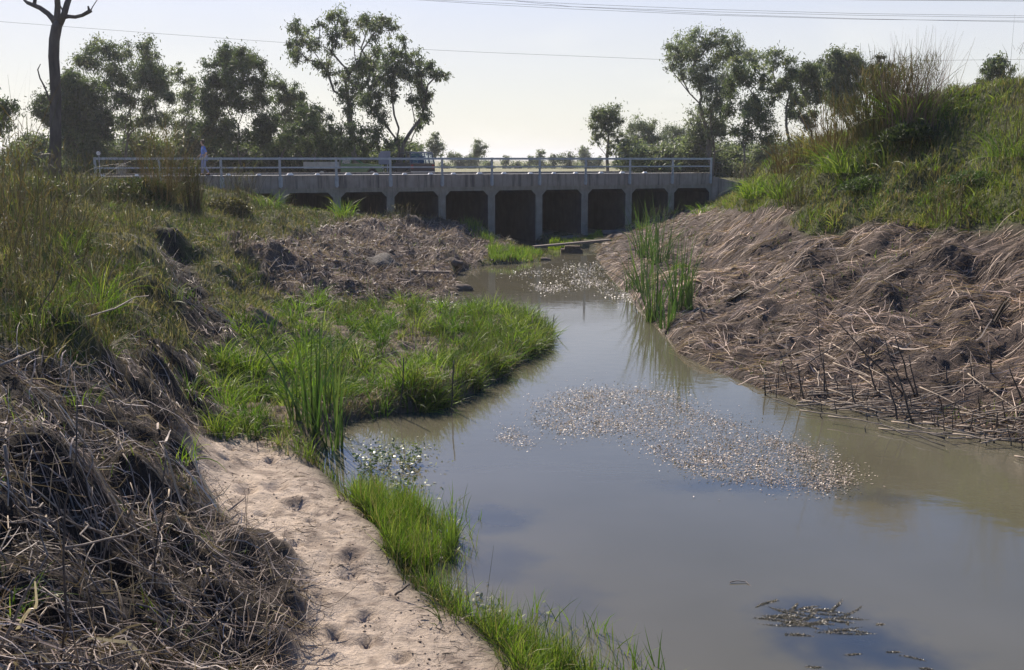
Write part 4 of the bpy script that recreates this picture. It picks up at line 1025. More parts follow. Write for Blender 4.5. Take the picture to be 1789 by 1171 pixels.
# bright riverside grass (each strip reads as one mass)
def strip(name, label, polyp, n, h, w, z=0.02, cols=GB, tilt=.35, bend=.5, nseg=3, thr=-.02):
    P = np.array(polyp, float)
    x = rng.uniform(P[:, 0].min(), P[:, 0].max(), n * 4); y = rng.uniform(P[:, 1].min(), P[:, 1].max(), n * 4)
    dens = fbm(x / 38.0, y / 22.0, 600, 3)
    k = inpoly(x, y, polyp) & (dens + rng.uniform(-.10, .10, len(x)) > thr); x = x[k][:n]; y = y[k][:n]
    dx, dy, dz_ = ray(x, y)
    t = (z - EYE) / dz_
    X, Y = dx * t, dy * t
    Z = np.maximum(hq(X, Y), -.03)
    m_ = len(X)
    v = ribbons(np.stack([X, Y, Z], -1), rng.uniform(0, 6.28, m_), np.abs(rng.normal(0, tilt, m_)), h * rng.uniform(.45, 1.35, m_), w * rng.uniform(.7, 1.3, m_), rng.normal(bend, .4, m_), nseg, pick(cols, m_, .25))
    o = mesh_np(name, *v[:2], M_GRASS, v[2]); tag(o, label, 'grass', kind='stuff'); return o
strip('waterside_grass', 'thick bright green grass growing along the sand edge', [(590, 850), (640, 860), (700, 880), (760, 910), (800, 935), (790, 975), (745, 1005), (690, 1000), (655, 935), (610, 890)], 5000, .42, .010, cols=GC + GB + [(.28, .23, .11)], thr=-.10)
strip('shallow_grass', 'sparser upright grass in the shallows at the bottom', [(705, 1015), (760, 1030), (830, 1070), (900, 1090), (960, 1120), (1040, 1180), (1080, 1230), (900, 1230), (880, 1160), (800, 1095)], 3400, .36, .009, cols=GC + GB + [(.28, .23, .11)], tilt=.45, thr=-.04)
strip('thin_shallow_grass', 'thin scattered grass blades standing out in the water beyond the thick grass', [(780, 860), (815, 880), (840, 950), (800, 1010), (760, 1030), (840, 1050), (940, 1060), (1060, 1100), (1180, 1190), (1100, 1230), (1040, 1160), (930, 1100), (820, 1060), (730, 1000), (790, 960), (790, 900)], 520, .32, .010, cols=GC + GB, tilt=.4, thr=-.05)
def edge_grass(name, label, pix, n, h, w, cols, out_):
    P = np.array([at_z(a, b_, 0)[:2] for a, b_ in pix]); seg = rng.integers(0, len(P) - 1, n); t_ = rng.uniform(0, 1, (n, 1))
    d_ = P[seg + 1] - P[seg]; nrm = np.stack([d_[:, 1], -d_[:, 0]], -1); nrm /= np.linalg.norm(nrm, axis=1)[:, None]; nrm *= out_
    Q = P[seg] * (1 - t_) + P[seg + 1] * t_ - nrm * np.abs(rng.normal(.10, .16, (n, 1)))
    k = fbm(Q[:, 0] * 1.5, Q[:, 1] * 1.5, 670, 3) + rng.uniform(-.1, .1, n) > -.08; Q = Q[k]; nrm = nrm[k]; m_ = len(Q)
    az = np.arctan2(nrm[:, 1], nrm[:, 0]) + rng.normal(0, .8, m_); Z = np.maximum(hq(Q[:, 0], Q[:, 1]), -.03)
    v = ribbons(np.stack([Q[:, 0], Q[:, 1], Z - .02], -1), az, np.abs(rng.normal(.45, .35, m_)), h * rng.uniform(.4, 1.3, m_), w * rng.uniform(.7, 1.3, m_), rng.normal(1.0, .5, m_), 4, pick(cols, m_, .3))
    o = mesh_np(name, *v[:2], M_GRASS, v[2]); tag(o, label, 'grass', kind='stuff')
edge_grass('overhanging_grass', 'ragged grass leaning out over the water round the tip of the low point', [(740, 722), (780, 712), (815, 696), (850, 675), (885, 655), (925, 628), (962, 604), (960, 585), (925, 562), (880, 552), (815, 546)], 4200, .52, .013, GB + GC + GA + [(.24, .2, .11)], 1.0)
edge_grass('overhanging_grass', 'thin dry grass and roots hanging over the dark lower edge of the bench', [(600, 742), (640, 730), (700, 722), (760, 716)], 600, .30, .009, BR + GA, 1.0)
strip('reed_foot_grass', 'yellow green grass around the foot of the left reeds', [(345, 740), (450, 745), (520, 775), (560, 800), (600, 850), (560, 830), (430, 775), (350, 760)], 1400, .24, .010, cols=GC + GA)
strip('point_grass', 'dense green grass on the tip of the low point', [(780, 570), (880, 560), (940, 580), (965, 600), (930, 630), (870, 660), (830, 690), (780, 690), (760, 640)], 2400, .42, .012, cols=GB + GA)
strip('bench_back_grass', 'tall green grass along the back of the bench', [(560, 560), (640, 545), (720, 545), (860, 560), (840, 600), (740, 610), (640, 600), (570, 600)], 1800, .42, .013, cols=GB + GA)
strip('far_bank_grass', 'bright green grass on the low spit near the culvert', [(850, 448), (920, 440), (950, 448), (940, 458), (900, 460), (860, 462)], 2500, .3, .03, cols=GC)
strip('culvert_grass', 'lime green grass in front of the raised culvert floor', [(955, 432), (980, 428), (1010, 424), (1050, 419), (1055, 426), (1000, 430), (970, 436)], 1800, .22, .03, z=.05, cols=[(0.22, 0.30, 0.02), (0.27, 0.33, 0.03)])
strip('culvert_weeds', 'green weeds leaning in front of the middle culvert wall', [(790, 398), (850, 415), (870, 425), (830, 418), (780, 402)], 900, .5, .03, z=.5, cols=GC)

# arching long-leaf tussocks: (px, py, n, r, h, w, cols, label)
TS = [
    (430, 655, 130, .35, .75, .020, GC, 'bright tussock with long arching leaves at the foot of the left slope'),
    (385, 640, 90, .3, .7, .020, GB, 'arching green tussock close under the dark overhang'),
    (510, 650, 90, .4, .55, .017, GC, 'yellow green arching tussock in the middle of the bench'),
    (400, 705, 80, .3, .5, .017, GC, 'small arching tussock just above the start of the sandy path'),
    (470, 600, 80, .3, .5, .018, GB, 'green tussock under the shaded slope edge'),
    (180, 545, 150, .25, .55, .010, GC, 'round spiky yellow green tussock on the left bank above the dead reeds'),
    (175, 520, 60, .25, .8, .012, GC, 'taller loose yellow tussock right behind the spiky round one'),
    (95, 520, 90, .35, .4, .010, GB, 'low green tussock left of the spiky round one'),
    (60, 560, 90, .35, .35, .010, GB, 'low green tussock near the left edge above the dead reeds'),
    (120, 440, 90, .25, .7, .010, GB, 'upright green tussock high on the left bank'),
    (300, 520, 50, .3, .4, .010, GB, 'small green tussock below the shadowed cut of the slope'),
    (1320, 345, 220, .55, .95, .030, GC, 'left one of two vivid green tussocks at the foot of the right mound'),
    (1368, 345, 180, .45, 1.0, .030, GB, 'right one of two vivid green tussocks at the foot of the right mound'),
    (1230, 372, 90, .6, .7, .030, GC, 'low light green tussock beside the last culvert opening'),
    (1480, 300, 200, .8, 1.0, .030, GB, 'green tussock halfway up the mound, left of centre'),
    (1600, 215, 260, .9, 1.1, .028, GC, 'bright green tussock on the crest just right of the dark seed clump'),
    (1770, 270, 160, .6, .8, .016, GB, 'green tussock on the mound at the right edge'),
    (1680, 345, 120, .5, .5, .014, GA, 'dull tussock low on the mound face, right of centre'),
    (1550, 290, 160, .8, .9, .026, GA, 'dull green tussock in the middle of the mound face'),
    (1430, 270, 170, .8, 1.0, .03, [(0.2, .16, .06), (.15, .14, .05)], 'brownish green tussock on the left shoulder of the mound'),
    (500, 352, 130, .6, 1.1, .03, GC, 'pale green tussock in front of the second culvert opening from the left'),
    (600, 378, 130, .5, 1.0, .03, GC, 'bright green tussock in front of the third culvert opening'),
    (470, 362, 100, .5, .8, .03, GB, 'small green tussock at the left end of the culvert openings'),
    (1120, 400, 40, .2, .7, .02, GC, 'thin light green tussock on the right bank crest by the water'),
    (560, 540, 90, .4, .5, .02, GC, 'green tussock at the back left corner of the bench'),
    (650, 590, 100, .5, .5, .018, GB, 'grass tussock in the middle of the bench near its back'),
    (330, 690, 50, .25, .5, .016, GC, 'thin arching tussock hanging beside the undercut bank'),
    (310, 800, 40, .2, .35, .012, GC, 'small tuft at the left edge of the sandy path'),
    (130, 700, 60, .25, .3, .010, GB, 'small green tuft in the middle of the near dead reeds'),
    (15, 1050, 40, .2, .25, .008, GB, 'tiny green tuft at the lower left edge'),
]
for (px, py, n, r, h, w_, cols, lb) in TS:
    if px > 1400 and py < 400: r *= 1.05; h *= 1.15; n = int(n * 1.1)
    q = on_ground(px, py)
    plant('grass_tussock', lb, 'tussock', (q[0], q[1], q[2] - .02), [('b', tuft(n, r, h, w_, cols, tilt=.5, bend=1.3, nseg=5))], M_GRASS, 'green grass tussocks on the banks')

# tall dry bushes
def drybush(px, py, h, n, r, cols, label, green=.25, w_=.012, lean=.28, leaves=True, dmax=90):
    if px > 1400: h *= 1.08; r *= 1.1
    if px < 260: n = int(n * 1.3); w_ *= 1.3; r *= 1.5; lean *= 1.25
    q = on_ground(px, py, dmax=dmax)
    v = tuft(n, r, h, w_, cols, tilt=lean, bend=.25, nseg=6, hv=.45, taper=.8)
    n2 = n * 3
    # side leaves attached along stems
    a = rng.uniform(0, 6.28, n2); hh = h * rng.uniform(.15, 1.0, n2); rr = r * .7 * np.sqrt(rng.uniform(0, 1, n2)) + hh * lean * .55 * rng.uniform(0, 1, n2)
    P = np.stack([rr * np.cos(a), rr * np.sin(a), hh], -1)
    lc = pick([(0.07, 0.085, 0.025), (0.12, 0.12, 0.04), (0.14, 0.10, 0.05), (.08, .06, .035)], n2, .3)
    lv = ribbons(P, rng.uniform(0, 6.28, n2), np.abs(rng.normal(.5, .4, n2)), h * .16 * rng.uniform(.5, 1.4, n2), w_ * 1.1, .6, 2, lc)
    return plant('dry_bush', label, 'bush', (q[0], q[1], q[2] - .05), [('stems', v, M_DEAD), ('leaves', lv, M_GRASS)], M_DEAD, 'tall thin dry bushes')
DB = [(0.10, 0.075, 0.045), (0.15, 0.11, 0.06), (0.07, 0.055, 0.035), (0.10, 0.105, 0.04)]
drybush(20, 420, 1.9, 60, .45, DB, 'tall wispy brown bush at the left frame edge', w_=.010)
drybush(-30, 470, 2.0, 60, .5, DB, 'wispy bush cut by the left frame edge, nearest to the viewer', w_=.008)
drybush(135, 345, 1.4, 50, .5, DB, 'small brown bush at the foot of the dead tree', w_=.014)
drybush(100, 400, 1.1, 40, .4, DB, 'thin olive bush between the left edge and the dead tree', w_=.010)
drybush(338, 368, 1.75, 150, .30, DB, 'dense tall olive brown bush rising in front of the person on the bridge', w_=.020, lean=.16)
drybush(285, 358, 2.5, 260, .6, [(0.2, 0.13, 0.06), (0.24, 0.16, 0.07), (.15, .11, .05)], 'loose orange brown bush left of the dense one, taller than the railing', w_=.012, lean=.42)
drybush(430, 352, 1.5, 50, .5, DB, 'thin brown bush right of the dense one, before the first culvert opening', w_=.016)
drybush(400, 345, 1.3, 40, .5, DB, 'faint wispy bush between the dense one and the culvert', w_=.014)
drybush(240, 400, 1.2, 30, .35, DB, 'single-stemmed thin bush on the left slope', w_=.010)
drybush(60, 380, 1.6, 60, .5, DB, 'brown bush standing between the left edge and the dead tree foot', w_=.010)
drybush(110, 430, 1.2, 40, .4, DB, 'thin twiggy bush on the left slope below the dead tree', w_=.008)
drybush(175, 360, 1.3, 50, .6, DB, 'olive brown bush just right of the dead tree foot', w_=.012)
drybush(30, 520, 1.5, 50, .5, DB, 'olive bush at the left edge above the near dead reeds', w_=.006)
drybush(190, 470, .9, 36, .4, DB, 'open twiggy bush on the left slope above the spiky tussock', w_=.008)
drybush(1545, 235, 1.9, 300, .9, [(0.09, 0.08, 0.035), (0.13, 0.10, 0.045), (.07, .08, .03)], 'big dark bushy clump on the crest of the mound', w_=.03, lean=.34)
drybush(1595, 225, 2.0, 320, .8, [(0.24, 0.15, 0.12), (0.28, 0.19, 0.15), (.18, .12, .09)], 'tall reddish feathery seed stalks rising above the mound crest', w_=.012, lean=.16)
drybush(1470, 262, 1.6, 140, .8, [(0.2, 0.13, 0.06), (0.16, 0.12, 0.05)], 'rusty brown bush on the left shoulder of the mound', w_=.024, lean=.35)
drybush(1380, 300, 1.4, 120, .8, [(0.2, 0.13, 0.06), (0.16, 0.12, 0.05)], 'rusty brown bush where the mound meets the road', w_=.028, lean=.4)
drybush(1300, 315, 1.2, 80, .8, DB, 'low brown bush just right of the bridge end', w_=.028, lean=.4)
drybush(1785, 255, 2.3, 60, .4, DB, 'wispy stems on the mound at the right frame edge', w_=.010)
drybush(1655, 385, 1.3, 90, .5, DB, 'dark straggly bush at the bottom of the mound', w_=.014, lean=.5)
drybush(1395, 362, 1.3, 60, .4, DB, 'thin brown bush right of the two vivid tussocks', w_=.02, lean=.3)
drybush(700, 385, .8, 50, .9, [(0.2, .16, .13), (.26, .21, .17)], 'grey twiggy dead bush in front of the middle culvert openings', w_=.02, lean=.5)
drybush(1150, 390, .9, 60, .9, [(0.24, .19, .16), (.3, .24, .2)], 'grey dead twigs on the right bank before the culvert', w_=.02, lean=.3)
drybush(425, 435, .9, 40, .3, [(0.1, .08, .07), (.14, .11, .09)], 'dark dead weed spike on the left slope above the debris', w_=.016, lean=.15)

# dark shrub masses on the left top
def shrub(px, py, r, n, cols, label, sz=.10, zr=.7):
    q = on_ground(px, py)
    P = rng.normal(0, 1, (n, 3)); P /= np.linalg.norm(P, axis=1)[:, None]; P *= (rng.uniform(0, 1, (n, 1)) ** .35) * r
    P[:, 2] = np.abs(P[:, 2]) * zr
    P *= (1 + .5 * fbm(P[:, 0] * 2 / r + 9, P[:, 1] * 2 / r, 700, 2))[:, None]
    v = ribbons(P, rng.uniform(0, 6.28, n), rng.uniform(.2, 1.6, n), sz * rng.uniform(.6, 1.4, n), sz * .3, .5, 2, pick(cols, n, .35))
    plant('low_shrub', label, 'shrub', (q[0], q[1], q[2] - .05), [('x', v)], M_GRASS, 'low leafy shrubs on the banks')
shrub(250, 355, 1.3, 6000, [(0.05, .065, .025), (.07, .085, .03)], 'dark rounded shrub below the left end of the railing', .16)
shrub(400, 372, .9, 3500, [(0.08, .075, .035), (.12, .10, .05)], 'low brown green shrub at the foot of the dense bush', .14)
shrub(75, 350, 1.0, 4000, [(0.08, .095, .035), (.11, .12, .04)], 'olive shrub left of the dead tree foot', .12)
shrub(1700, 320, .9, 4500, [(0.05, .085, .03), (.07, .11, .035)], 'dark leafy creeper patch on the mound face', .09, .4)
shrub(1520, 330, .9, 4500, [(0.06, .09, .03), (.08, .12, .035)], 'low leafy shrub at the bottom left of the mound', .10, .5)
shrub(1590, 245, .9, 4000, [(0.04, .06, .02), (.06, .08, .03)], 'dark shrub under the bright crest tussock', .14, .6)
shrub(460, 690, .35, 1500, [(0.08, .12, .03), (.11, .16, .04)], 'small leafy plant on the bench', .05)
shrub(1190, 470, .3, 700, [(0.2, .26, .03), (.16, .22, .03)], 'small yellow leafed plant on the brown right bank', .07)

# ------------------------------------------------------------------ sticks and stalks
def stick(p, q, r0, r1, mat, label, group, name='dead_stalk', cat='stalk', wob=.03, n=6):
    p = Vector(p); q = Vector(q); L_ = (q - p).length
    P = []
    for k in range(n):
        s = k / (n - 1); o = Vector((random.uniform(-1, 1), random.uniform(-1, 1), random.uniform(-1, 1))) * wob * L_ * math.sin(math.pi * s)
        P.append((p.lerp(q, s) + o) - p)
    mb = MB(); mb.tube([tuple(a) for a in P], [r0 + (r1 - r0) * k / (n - 1) for k in range(n)], 6)
    o = mb.build(name, mat, None, True); o.location = p
    return tag(o, label, cat, group)
UP = [(1463, 562, 1590, 690), (1510, 615, 1535, 690), (1563, 585, 1602, 690), (1588, 620, 1606, 700), (1437, 620, 1442, 690), (1392, 635, 1407, 697), (1652, 640, 1658, 672), (1695, 632, 1702, 668), (1762, 640, 1789, 700), (1730, 612, 1732, 650), (1340, 560, 1392, 697), (1415, 460, 1448, 690),
      (1549, 655, 1572, 735), (1486, 668, 1500, 720), (1545, 590, 1600, 740), (1336, 660, 1338, 690), (1750, 700, 1760, 735), (1640, 690, 1650, 720), (1708, 690, 1715, 725), (1220, 527, 1233, 562)]
DESC = 'dark dead stalk on the right shore'
for i, (xt, yt, xb, yb) in enumerate(UP):
    b0 = on_ground(xb, yb, dmax=60)
    Yd = b0[1]
    top_ = at_y(xt, yt, Yd + random.uniform(-.25, .1))
    extra = [', bent left and very tall', ', short and straight, next to the tallest bent one', ', leaning left, thick at the foot', ', short, right of the thick one', ', thin, where the lying canes begin', ', slanting, at the left end of the row',
             ', stub far up the bank', ', stub near the right edge', ', slanting at the right frame edge', ', tiny, up among the matted reeds', ', long and thin, leftmost, crossing the bank', ', longest, reaching high over the reeds',
             ', standing in the water near the middle', ', low, in the water left of the middle', ', long, crossing the thick one', ', tiny stub at the water line far left', ', stub in the water near the right edge', ', stub before the lying canes on the right', ', stub between the right canes', ', single, farther left near the green reeds'][i]
    stick((b0[0], b0[1], b0[2] - .12), top_, .021 if i not in (10, 11) else .010, .008 if i not in (10, 11) else .004, M_STEM, DESC + extra, 'dark stalks standing along the right shore', wob=.02)
# scattered lying canes and short stubs on the right shore
for i in range(135):
    px = random.uniform(1330, 1830); pyb = 684 + (px - 1340) * .205
    py = pyb + random.gauss(-8, 16)
    a = at_z(px, py, .05)
    z = max(h1(a[0], a[1]), 0.0)
    az = random.gauss(-.25, .5) if random.random() < .8 else random.uniform(0, 3.1)
    ln = random.uniform(.3, 1.5)
    bpt = (a[0] + ln * math.cos(az), a[1] + ln * math.sin(az))
    z2 = max(h1(*bpt), 0.0)
    stick((a[0], a[1], z + random.uniform(.02, .12)), (bpt[0], bpt[1], z2 + random.uniform(.02, .15)), random.uniform(.010, .017), .008, M_STRAW if random.random() < .72 else M_STEM,
          'broken reed cane lying along the muddy right shore', 'broken canes lying on the right shore', name='broken_cane', cat='cane')
for i in range(60):
    px = random.uniform(1330, 1830); pyb = 684 + (px - 1340) * .205
    py = pyb + random.gauss(-4, 14)
    a = at_z(px, py, .03); z = max(h1(a[0], a[1]), -.05)
    hh = random.uniform(.1, .4)
    stick((a[0], a[1], z - .05), (a[0] + random.uniform(-.12, .08), a[1] + random.uniform(-.1, .1), z + hh), .011, .007, M_STEM,
          'short dark reed stub on the muddy right shore', 'short reed stubs on the right shore', name='reed_stub', cat='stub')
# big light canes fanning out
for (x0, y0, x1, y1, lb) in [(1455, 612, 1560, 675, 'upper one of the pale canes fanning to the left'), (1440, 628, 1560, 690, 'middle one of the pale canes fanning to the left'), (1455, 645, 1555, 680, 'lower one of the pale canes fanning to the left'), (1606, 688, 1712, 735, 'pale cane slanting down to the right from the thick stalk'),
                             (1625, 690, 1750, 676, 'long pale cane lying flat to the right'), (1410, 702, 1508, 692, 'pale cane lying flat at the left water line'), (1500, 668, 1590, 735, 'pale cane slanting into the water'), (1690, 665, 1789, 735, 'pale cane slanting down near the right edge'), (1720, 732, 1789, 718, 'short pale cane lying flat at the right edge')]:
    a = on_ground(x0, y0, dmax=50); b_ = on_ground(x1, y1, dmax=50)
    stick((a[0], a[1], a[2] + .12), (b_[0], b_[1], b_[2] + .08), .013, .009, M_STRAW, lb, 'pale canes on the right shore', name='broken_cane', cat='cane', wob=.012)
# foreground left sticks
for (x0, y0, x1, y1, h0, h1_, r0, lb) in [(0, 690, 262, 553, .25, .35, .016, 'long thin fallen stick crossing the near left bank'), (0, 1171, 60, 1010, .1, .45, .010, 'pale forked stem in the lower left corner'), (330, 1150, 425, 1035, .1, .5, .009, 'pale slanting stem at the bottom left'),
                                  (15, 850, 20, 1000, .3, .1, .014, 'thick pale stem near the left edge'), (300, 1130, 262, 1060, .1, .35, .009, 'short pale stem at the bottom, left of the sand'), (690, 1045, 716, 1020, .02, .08, .012, 'short dark stick lying at the sand edge by the water'),
                                  (118, 960, 95, 860, .05, .5, .007, 'thin dark upright stem amid the dead reeds'), (272, 1040, 290, 800, .05, .8, .007, 'tall thin dark stem in the near dead reeds'), (105, 1171, 135, 700, .0, 1.5, .007, 'very tall thin dark stem on the near left'), (150, 960, 250, 1000, .15, .2, .009, 'pale stem lying in the middle of the dead reeds'),
                                  (30, 848, 190, 830, .2, .25, .009, 'pale straight stem lying near the left edge'), (115, 1010, 275, 980, .2, .3, .009, 'long pale stem lying toward the sand'), (400, 985, 545, 1015, .1, .1, .007, 'thin stem lying onto the sand'), (170, 520, 215, 445, .0, .5, .010, 'grey twig standing above the spiky tussock'),
                                  (60, 560, 110, 470, .0, .5, .008, 'dark slanting twig on the left bank')]:
    a = on_ground(x0, y0); b_ = on_ground(x1, y1) if abs(x1 - x0) > 40 and h1_ < .45 else None
    if b_ is None: tp = at_y(x1, y1, a[1] + .05)
    else: tp = (b_[0], b_[1], b_[2] + h1_)
    stick((a[0], a[1], a[2] + h0), tp, r0, r0 * .6, M_TWIG if 'dark' not in lb else M_STEM, lb, 'single sticks lying in the near left bank', name='fallen_stick', cat='stick', wob=.03)
# thick tangled stems on the near bank
for i in range(190):
    px = random.uniform(-40, 470); py = random.uniform(780, 1200)
    if px > 330 + (py - 850) * .45: continue
    a = on_ground(px, py)
    az = random.uniform(0, 6.28); ln = random.uniform(.25, .8)
    bpt = (a[0] + ln * math.cos(az), a[1] + ln * math.sin(az))
    up_ = random.uniform(.02, .12) if random.random() < .7 else random.uniform(.15, .4)
    stick((a[0], a[1], a[2] + .03), (bpt[0], bpt[1], h1(*bpt) + up_), random.uniform(.005, .009), .004, M_TWIG if random.random() < .6 else M_STRAW,
          'thick bleached reed stem tangled in the near left bank', 'thick bleached stems in the near left bank', name='bleached_reed', cat='reed', wob=.09)
# stakes on the bench edge
for (xt, yt, xb, yb, lb) in [(705, 625, 698, 726, 'thin dark stake at the bench edge, left one of the pair by the water'), (793, 630, 788, 716, 'thin dark stake at the bench edge, right one of the pair by the water'), (657, 655, 657, 690, 'short dark stake on the bench, left of the pair'),
                             (968, 550, 963, 582, 'bent thin twig standing in the water off the point'), (945, 556, 946, 560, 'tiny twig tip behind the point'), (1110, 525, 1113, 545, 'short twig at the right shore by the reeds')]:
    a = at_z(xb, yb, .02); tp = at_y(xt, yt, a[1])
    stick((a[0], a[1], max(h1(a[0], a[1]), -.1) - .05), tp, .016, .011, M_STEM, lb, 'thin stakes near the bench', name='stake', cat='stake', wob=.015)
# dark stumps / clods on the right bank
def clod(px, py, r, label, sc=(1, 1, .6), mat=None, name='mud_clod', cat='clod', sink=.9):
    q = on_ground(px, py)
    bm = bmesh.new(); bmesh.ops.create_icosphere(bm, subdivisions=3, radius=1)
    s0 = random.random() * 50
    for v in bm.verts:
        c = v.co
        k = 1 + .5 * float(fbm(np.array(c.x * 3 + s0), np.array(c.y * 3 - c.z * 2.6), 805, 3)) + .75 * float(fbm(np.array(c.x * 1.3 + s0), np.array(c.y * 1.3 + c.z * 1.7), 801, 3))
        v.co = Vector((c.x * sc[0], c.y * sc[1], c.z * sc[2])) * r * k
    me = bpy.data.meshes.new(name); bm.to_mesh(me); bm.free(); me.materials.append(mat or M_ROCK)
    me.polygons.foreach_set('use_smooth', np.ones(len(me.polygons), bool))
    o = bpy.data.objects.new(name, me); C.objects.link(o); o.location = (q[0], q[1], q[2] + r * sc[2] * (1 - sink) * .5)
    return tag(o, label, cat)
M_MUD = noisemat('dark_mud', (0.07, 0.056, 0.046), (0.16, 0.125, 0.10), 8, .95, .03)
clod(670, 470, .62, 'rounded grey boulder in the debris of the middle left bank', (1.15, .9, .75), M_ROCK, 'boulder', 'boulder')
clod(803, 507, .35, 'dark mud lump at the tip of the debris spit', (1.2, .8, .6), M_MUD)
clod(790, 460, .35, 'dark mud lump above the small plank', (1.2, .8, .6), M_MUD)
clod(718, 392, .5, 'dark mud lump in front of the middle culvert wall', (1.2, .8, .8), M_MUD)
clod(950, 455, .25, 'small dark stone on the spit near the plank', (1.3, .8, .5), M_MUD)
clod(1420, 690, .12, 'small dark clod on the muddy right shore', (1, 1, .7), M_MUD)

# dead upright leaf/root remnants on the right bank
for (x, y, hx, hy, lb) in [(1270, 530, 1322, 500, 'brown bent dead palm-like frond on the right bank'), (1735, 565, 1762, 520, 'dark upright dead frond near the right edge')]:
    a = on_ground(x, y); tp = at_y(hx, hy, a[1])
    d_ = np.array(tp) - np.array(a); n = 22
    P = np.array([[0, 0, 0]] * n, float) + rng.normal(0, .03, (n, 3))
    az = math.atan2(d_[1], d_[0]); ti = math.acos(d_[2] / np.linalg.norm(d_))
    v = ribbons(P, az + rng.normal(0, .12, n), ti + rng.normal(0, .1, n), np.linalg.norm(d_) * rng.uniform(.6, 1.1, n), .035, .15, 4, pick([(0.06, .045, .035), (.10, .075, .055)], n, .3), taper=.5)
    plant('dead_frond', lb, 'dead plant', a, [('x', v)], M_DEAD)

# ------------------------------------------------------------------ planks, log, block
def plankobj(px0, py0, px1, py1, z0, z1, wd_, th, label):
    a = Vector(at_z(px0, py0, z0)); b_ = Vector(at_z(px1, py1, z1))
    d_ = b_ - a; Lg = d_.length
    mb = MB(); n = 8
    for k in range(1):
        V_ = []; 
        for i in range(n + 1):
            s = i / n; jt = .012 * math.sin(i * 2.1)
            V_ += [(s * Lg, -wd_ / 2 + jt, 0), (s * Lg, wd_ / 2 - jt, 0.004), (s * Lg, wd_ / 2 - jt, th), (s * Lg, -wd_ / 2 + jt, th - .006)]
        Fs = [(0, 3, 2, 1), tuple(n * 4 + q for q in (0, 1, 2, 3))]
        for i in range(n):
            for k2 in range(4):
                p_ = i * 4
                Fs.append((p_ + k2, p_ + (k2 + 1) % 4, p_ + 4 + (k2 + 1) % 4, p_ + 4 + k2))
        mb.add(V_, Fs)
    o = mb.build('plank', M_WOOD)
    o.location = a; o.rotation_mode = 'QUATERNION'; o.rotation_quaternion = d_.to_track_quat('X', 'Z')
    return tag(o, label, 'plank')
plankobj(932, 433, 1066, 421, .30, .52, .28, .09, 'long weathered plank laid as a footbridge across the narrow channel')
plankobj(692, 477, 784, 478, .38, .30, .2, .09, 'short weathered plank lying on the debris of the middle left bank')
q = at_z(998, 441, 0.0)
mb = MB(); mb.prism([(-.52, -.15), (.55, -.15), (.52, .14), (-.50, .17)], -.25, .25)
mb.prism([(-.34, .171), (.45, .145), (.42, .30), (-.30, .32)], -.2, .2)
o = mb.build('support_block', M_MUD); o.location = q; tag(o, 'dark stacked block standing in the channel under the plank', 'block')
qa = at_z(1052, 413, .35); 
mb = MB(); mb.tube([(0, 0, .12), (.7, .25, .14), (1.5, .5, .2)], [.20, .19, .17], 14)
o = mb.build('log', M_BARKD); o.location = qa; tag(o, 'cut log end resting by the raised culvert floor', 'log')
M_END = noisemat('cut_wood', (0.06, .045, .035), (.12, .09, .07), 10)

# ------------------------------------------------------------------ floating weed
def floaters(name, label, polyp, n, size, cols, z=.006, tilt=.24, mat=None, stuff=True, thr=-.02, cs=30., zr=.02):
    P = np.array(polyp, float)
    x = rng.uniform(P[:, 0].min(), P[:, 0].max(), n * 8); y = rng.uniform(P[:, 1].min(), P[:, 1].max(), n * 8)
    d = fbm(x / cs, y / cs * 2.2, 900, 4)
    k = inpoly(x, y, polyp) & (d + rng.normal(0, .17, len(x)) > thr + .05); x = x[k][:n]; y = y[k][:n]
    fe = cs * .42; hv_ = rng.choice([.25, 1.0, 1.9], len(x)); x = x + rng.normal(0, 1, len(x)) * fe * hv_; y = y + rng.normal(0, 1, len(x)) * fe * .42 * hv_
    dx, dy, dz_ = ray(x, y); t = (z - EYE) / dz_
    X, Y = dx * t, dy * t; m_ = len(X)
    v = ribbons(np.stack([X, Y, z + rng.uniform(0, zr, m_)], -1), rng.uniform(0, 6.28, m_), rng.normal(1.45, tilt, m_), size * rng.uniform(.5, 1.5, m_), size * .5 * rng.uniform(.5, 1.3, m_), rng.normal(.2, .4, m_), 2, pick(cols, m_, .3),
                roll=rng.normal(0, .35, m_), spread_w=lambda s: .35 + 1.0 * math.sin(math.pi * min(max(s, .12), .88)))
    o = mesh_np(name, *v[:2], mat or M_DRIFT, v[2]); return tag(o, label, 'floating weed', kind='stuff')
WB = [(0.26, .20, .15), (0.40, .32, .25), (.14, .10, .075), (.50, .41, .33)]
floaters('floating_weed', 'brown glinting water weed floating in the middle of the pool', [(940, 700), (985, 682), (1080, 678), (1180, 684), (1215, 715), (1300, 745), (1400, 780), (1480, 815), (1495, 845), (1440, 858), (1340, 848), (1220, 830), (1140, 790), (1100, 755), (1020, 765), (950, 750), (925, 730)], 14000, .025, WB, cs=34., thr=-.06, zr=.012)
floaters('stray_floating_weed', 'small stray raft of glinting weed left of the main one', [(870, 745), (900, 742), (930, 770), (920, 785), (870, 770)], 380, .022, WB, cs=16.)
floaters('foam_weed', 'pale foamy weed bands on the water before the culvert', [(930, 500), (960, 493), (1010, 488), (1080, 488), (1095, 498), (1040, 500), (1000, 506), (940, 510)], 1100, .05, [(0.42, .37, .33), (.52, .46, .41)], cs=20, thr=.05, tilt=.15)
floaters('far_foam_weed', 'thin pale weed lines on the narrow channel', [(870, 478), (960, 470), (1050, 455), (1060, 480), (1010, 484), (900, 486)], 800, .055, [(0.4, .36, .33), (.5, .46, .42)], cs=18, thr=.08)
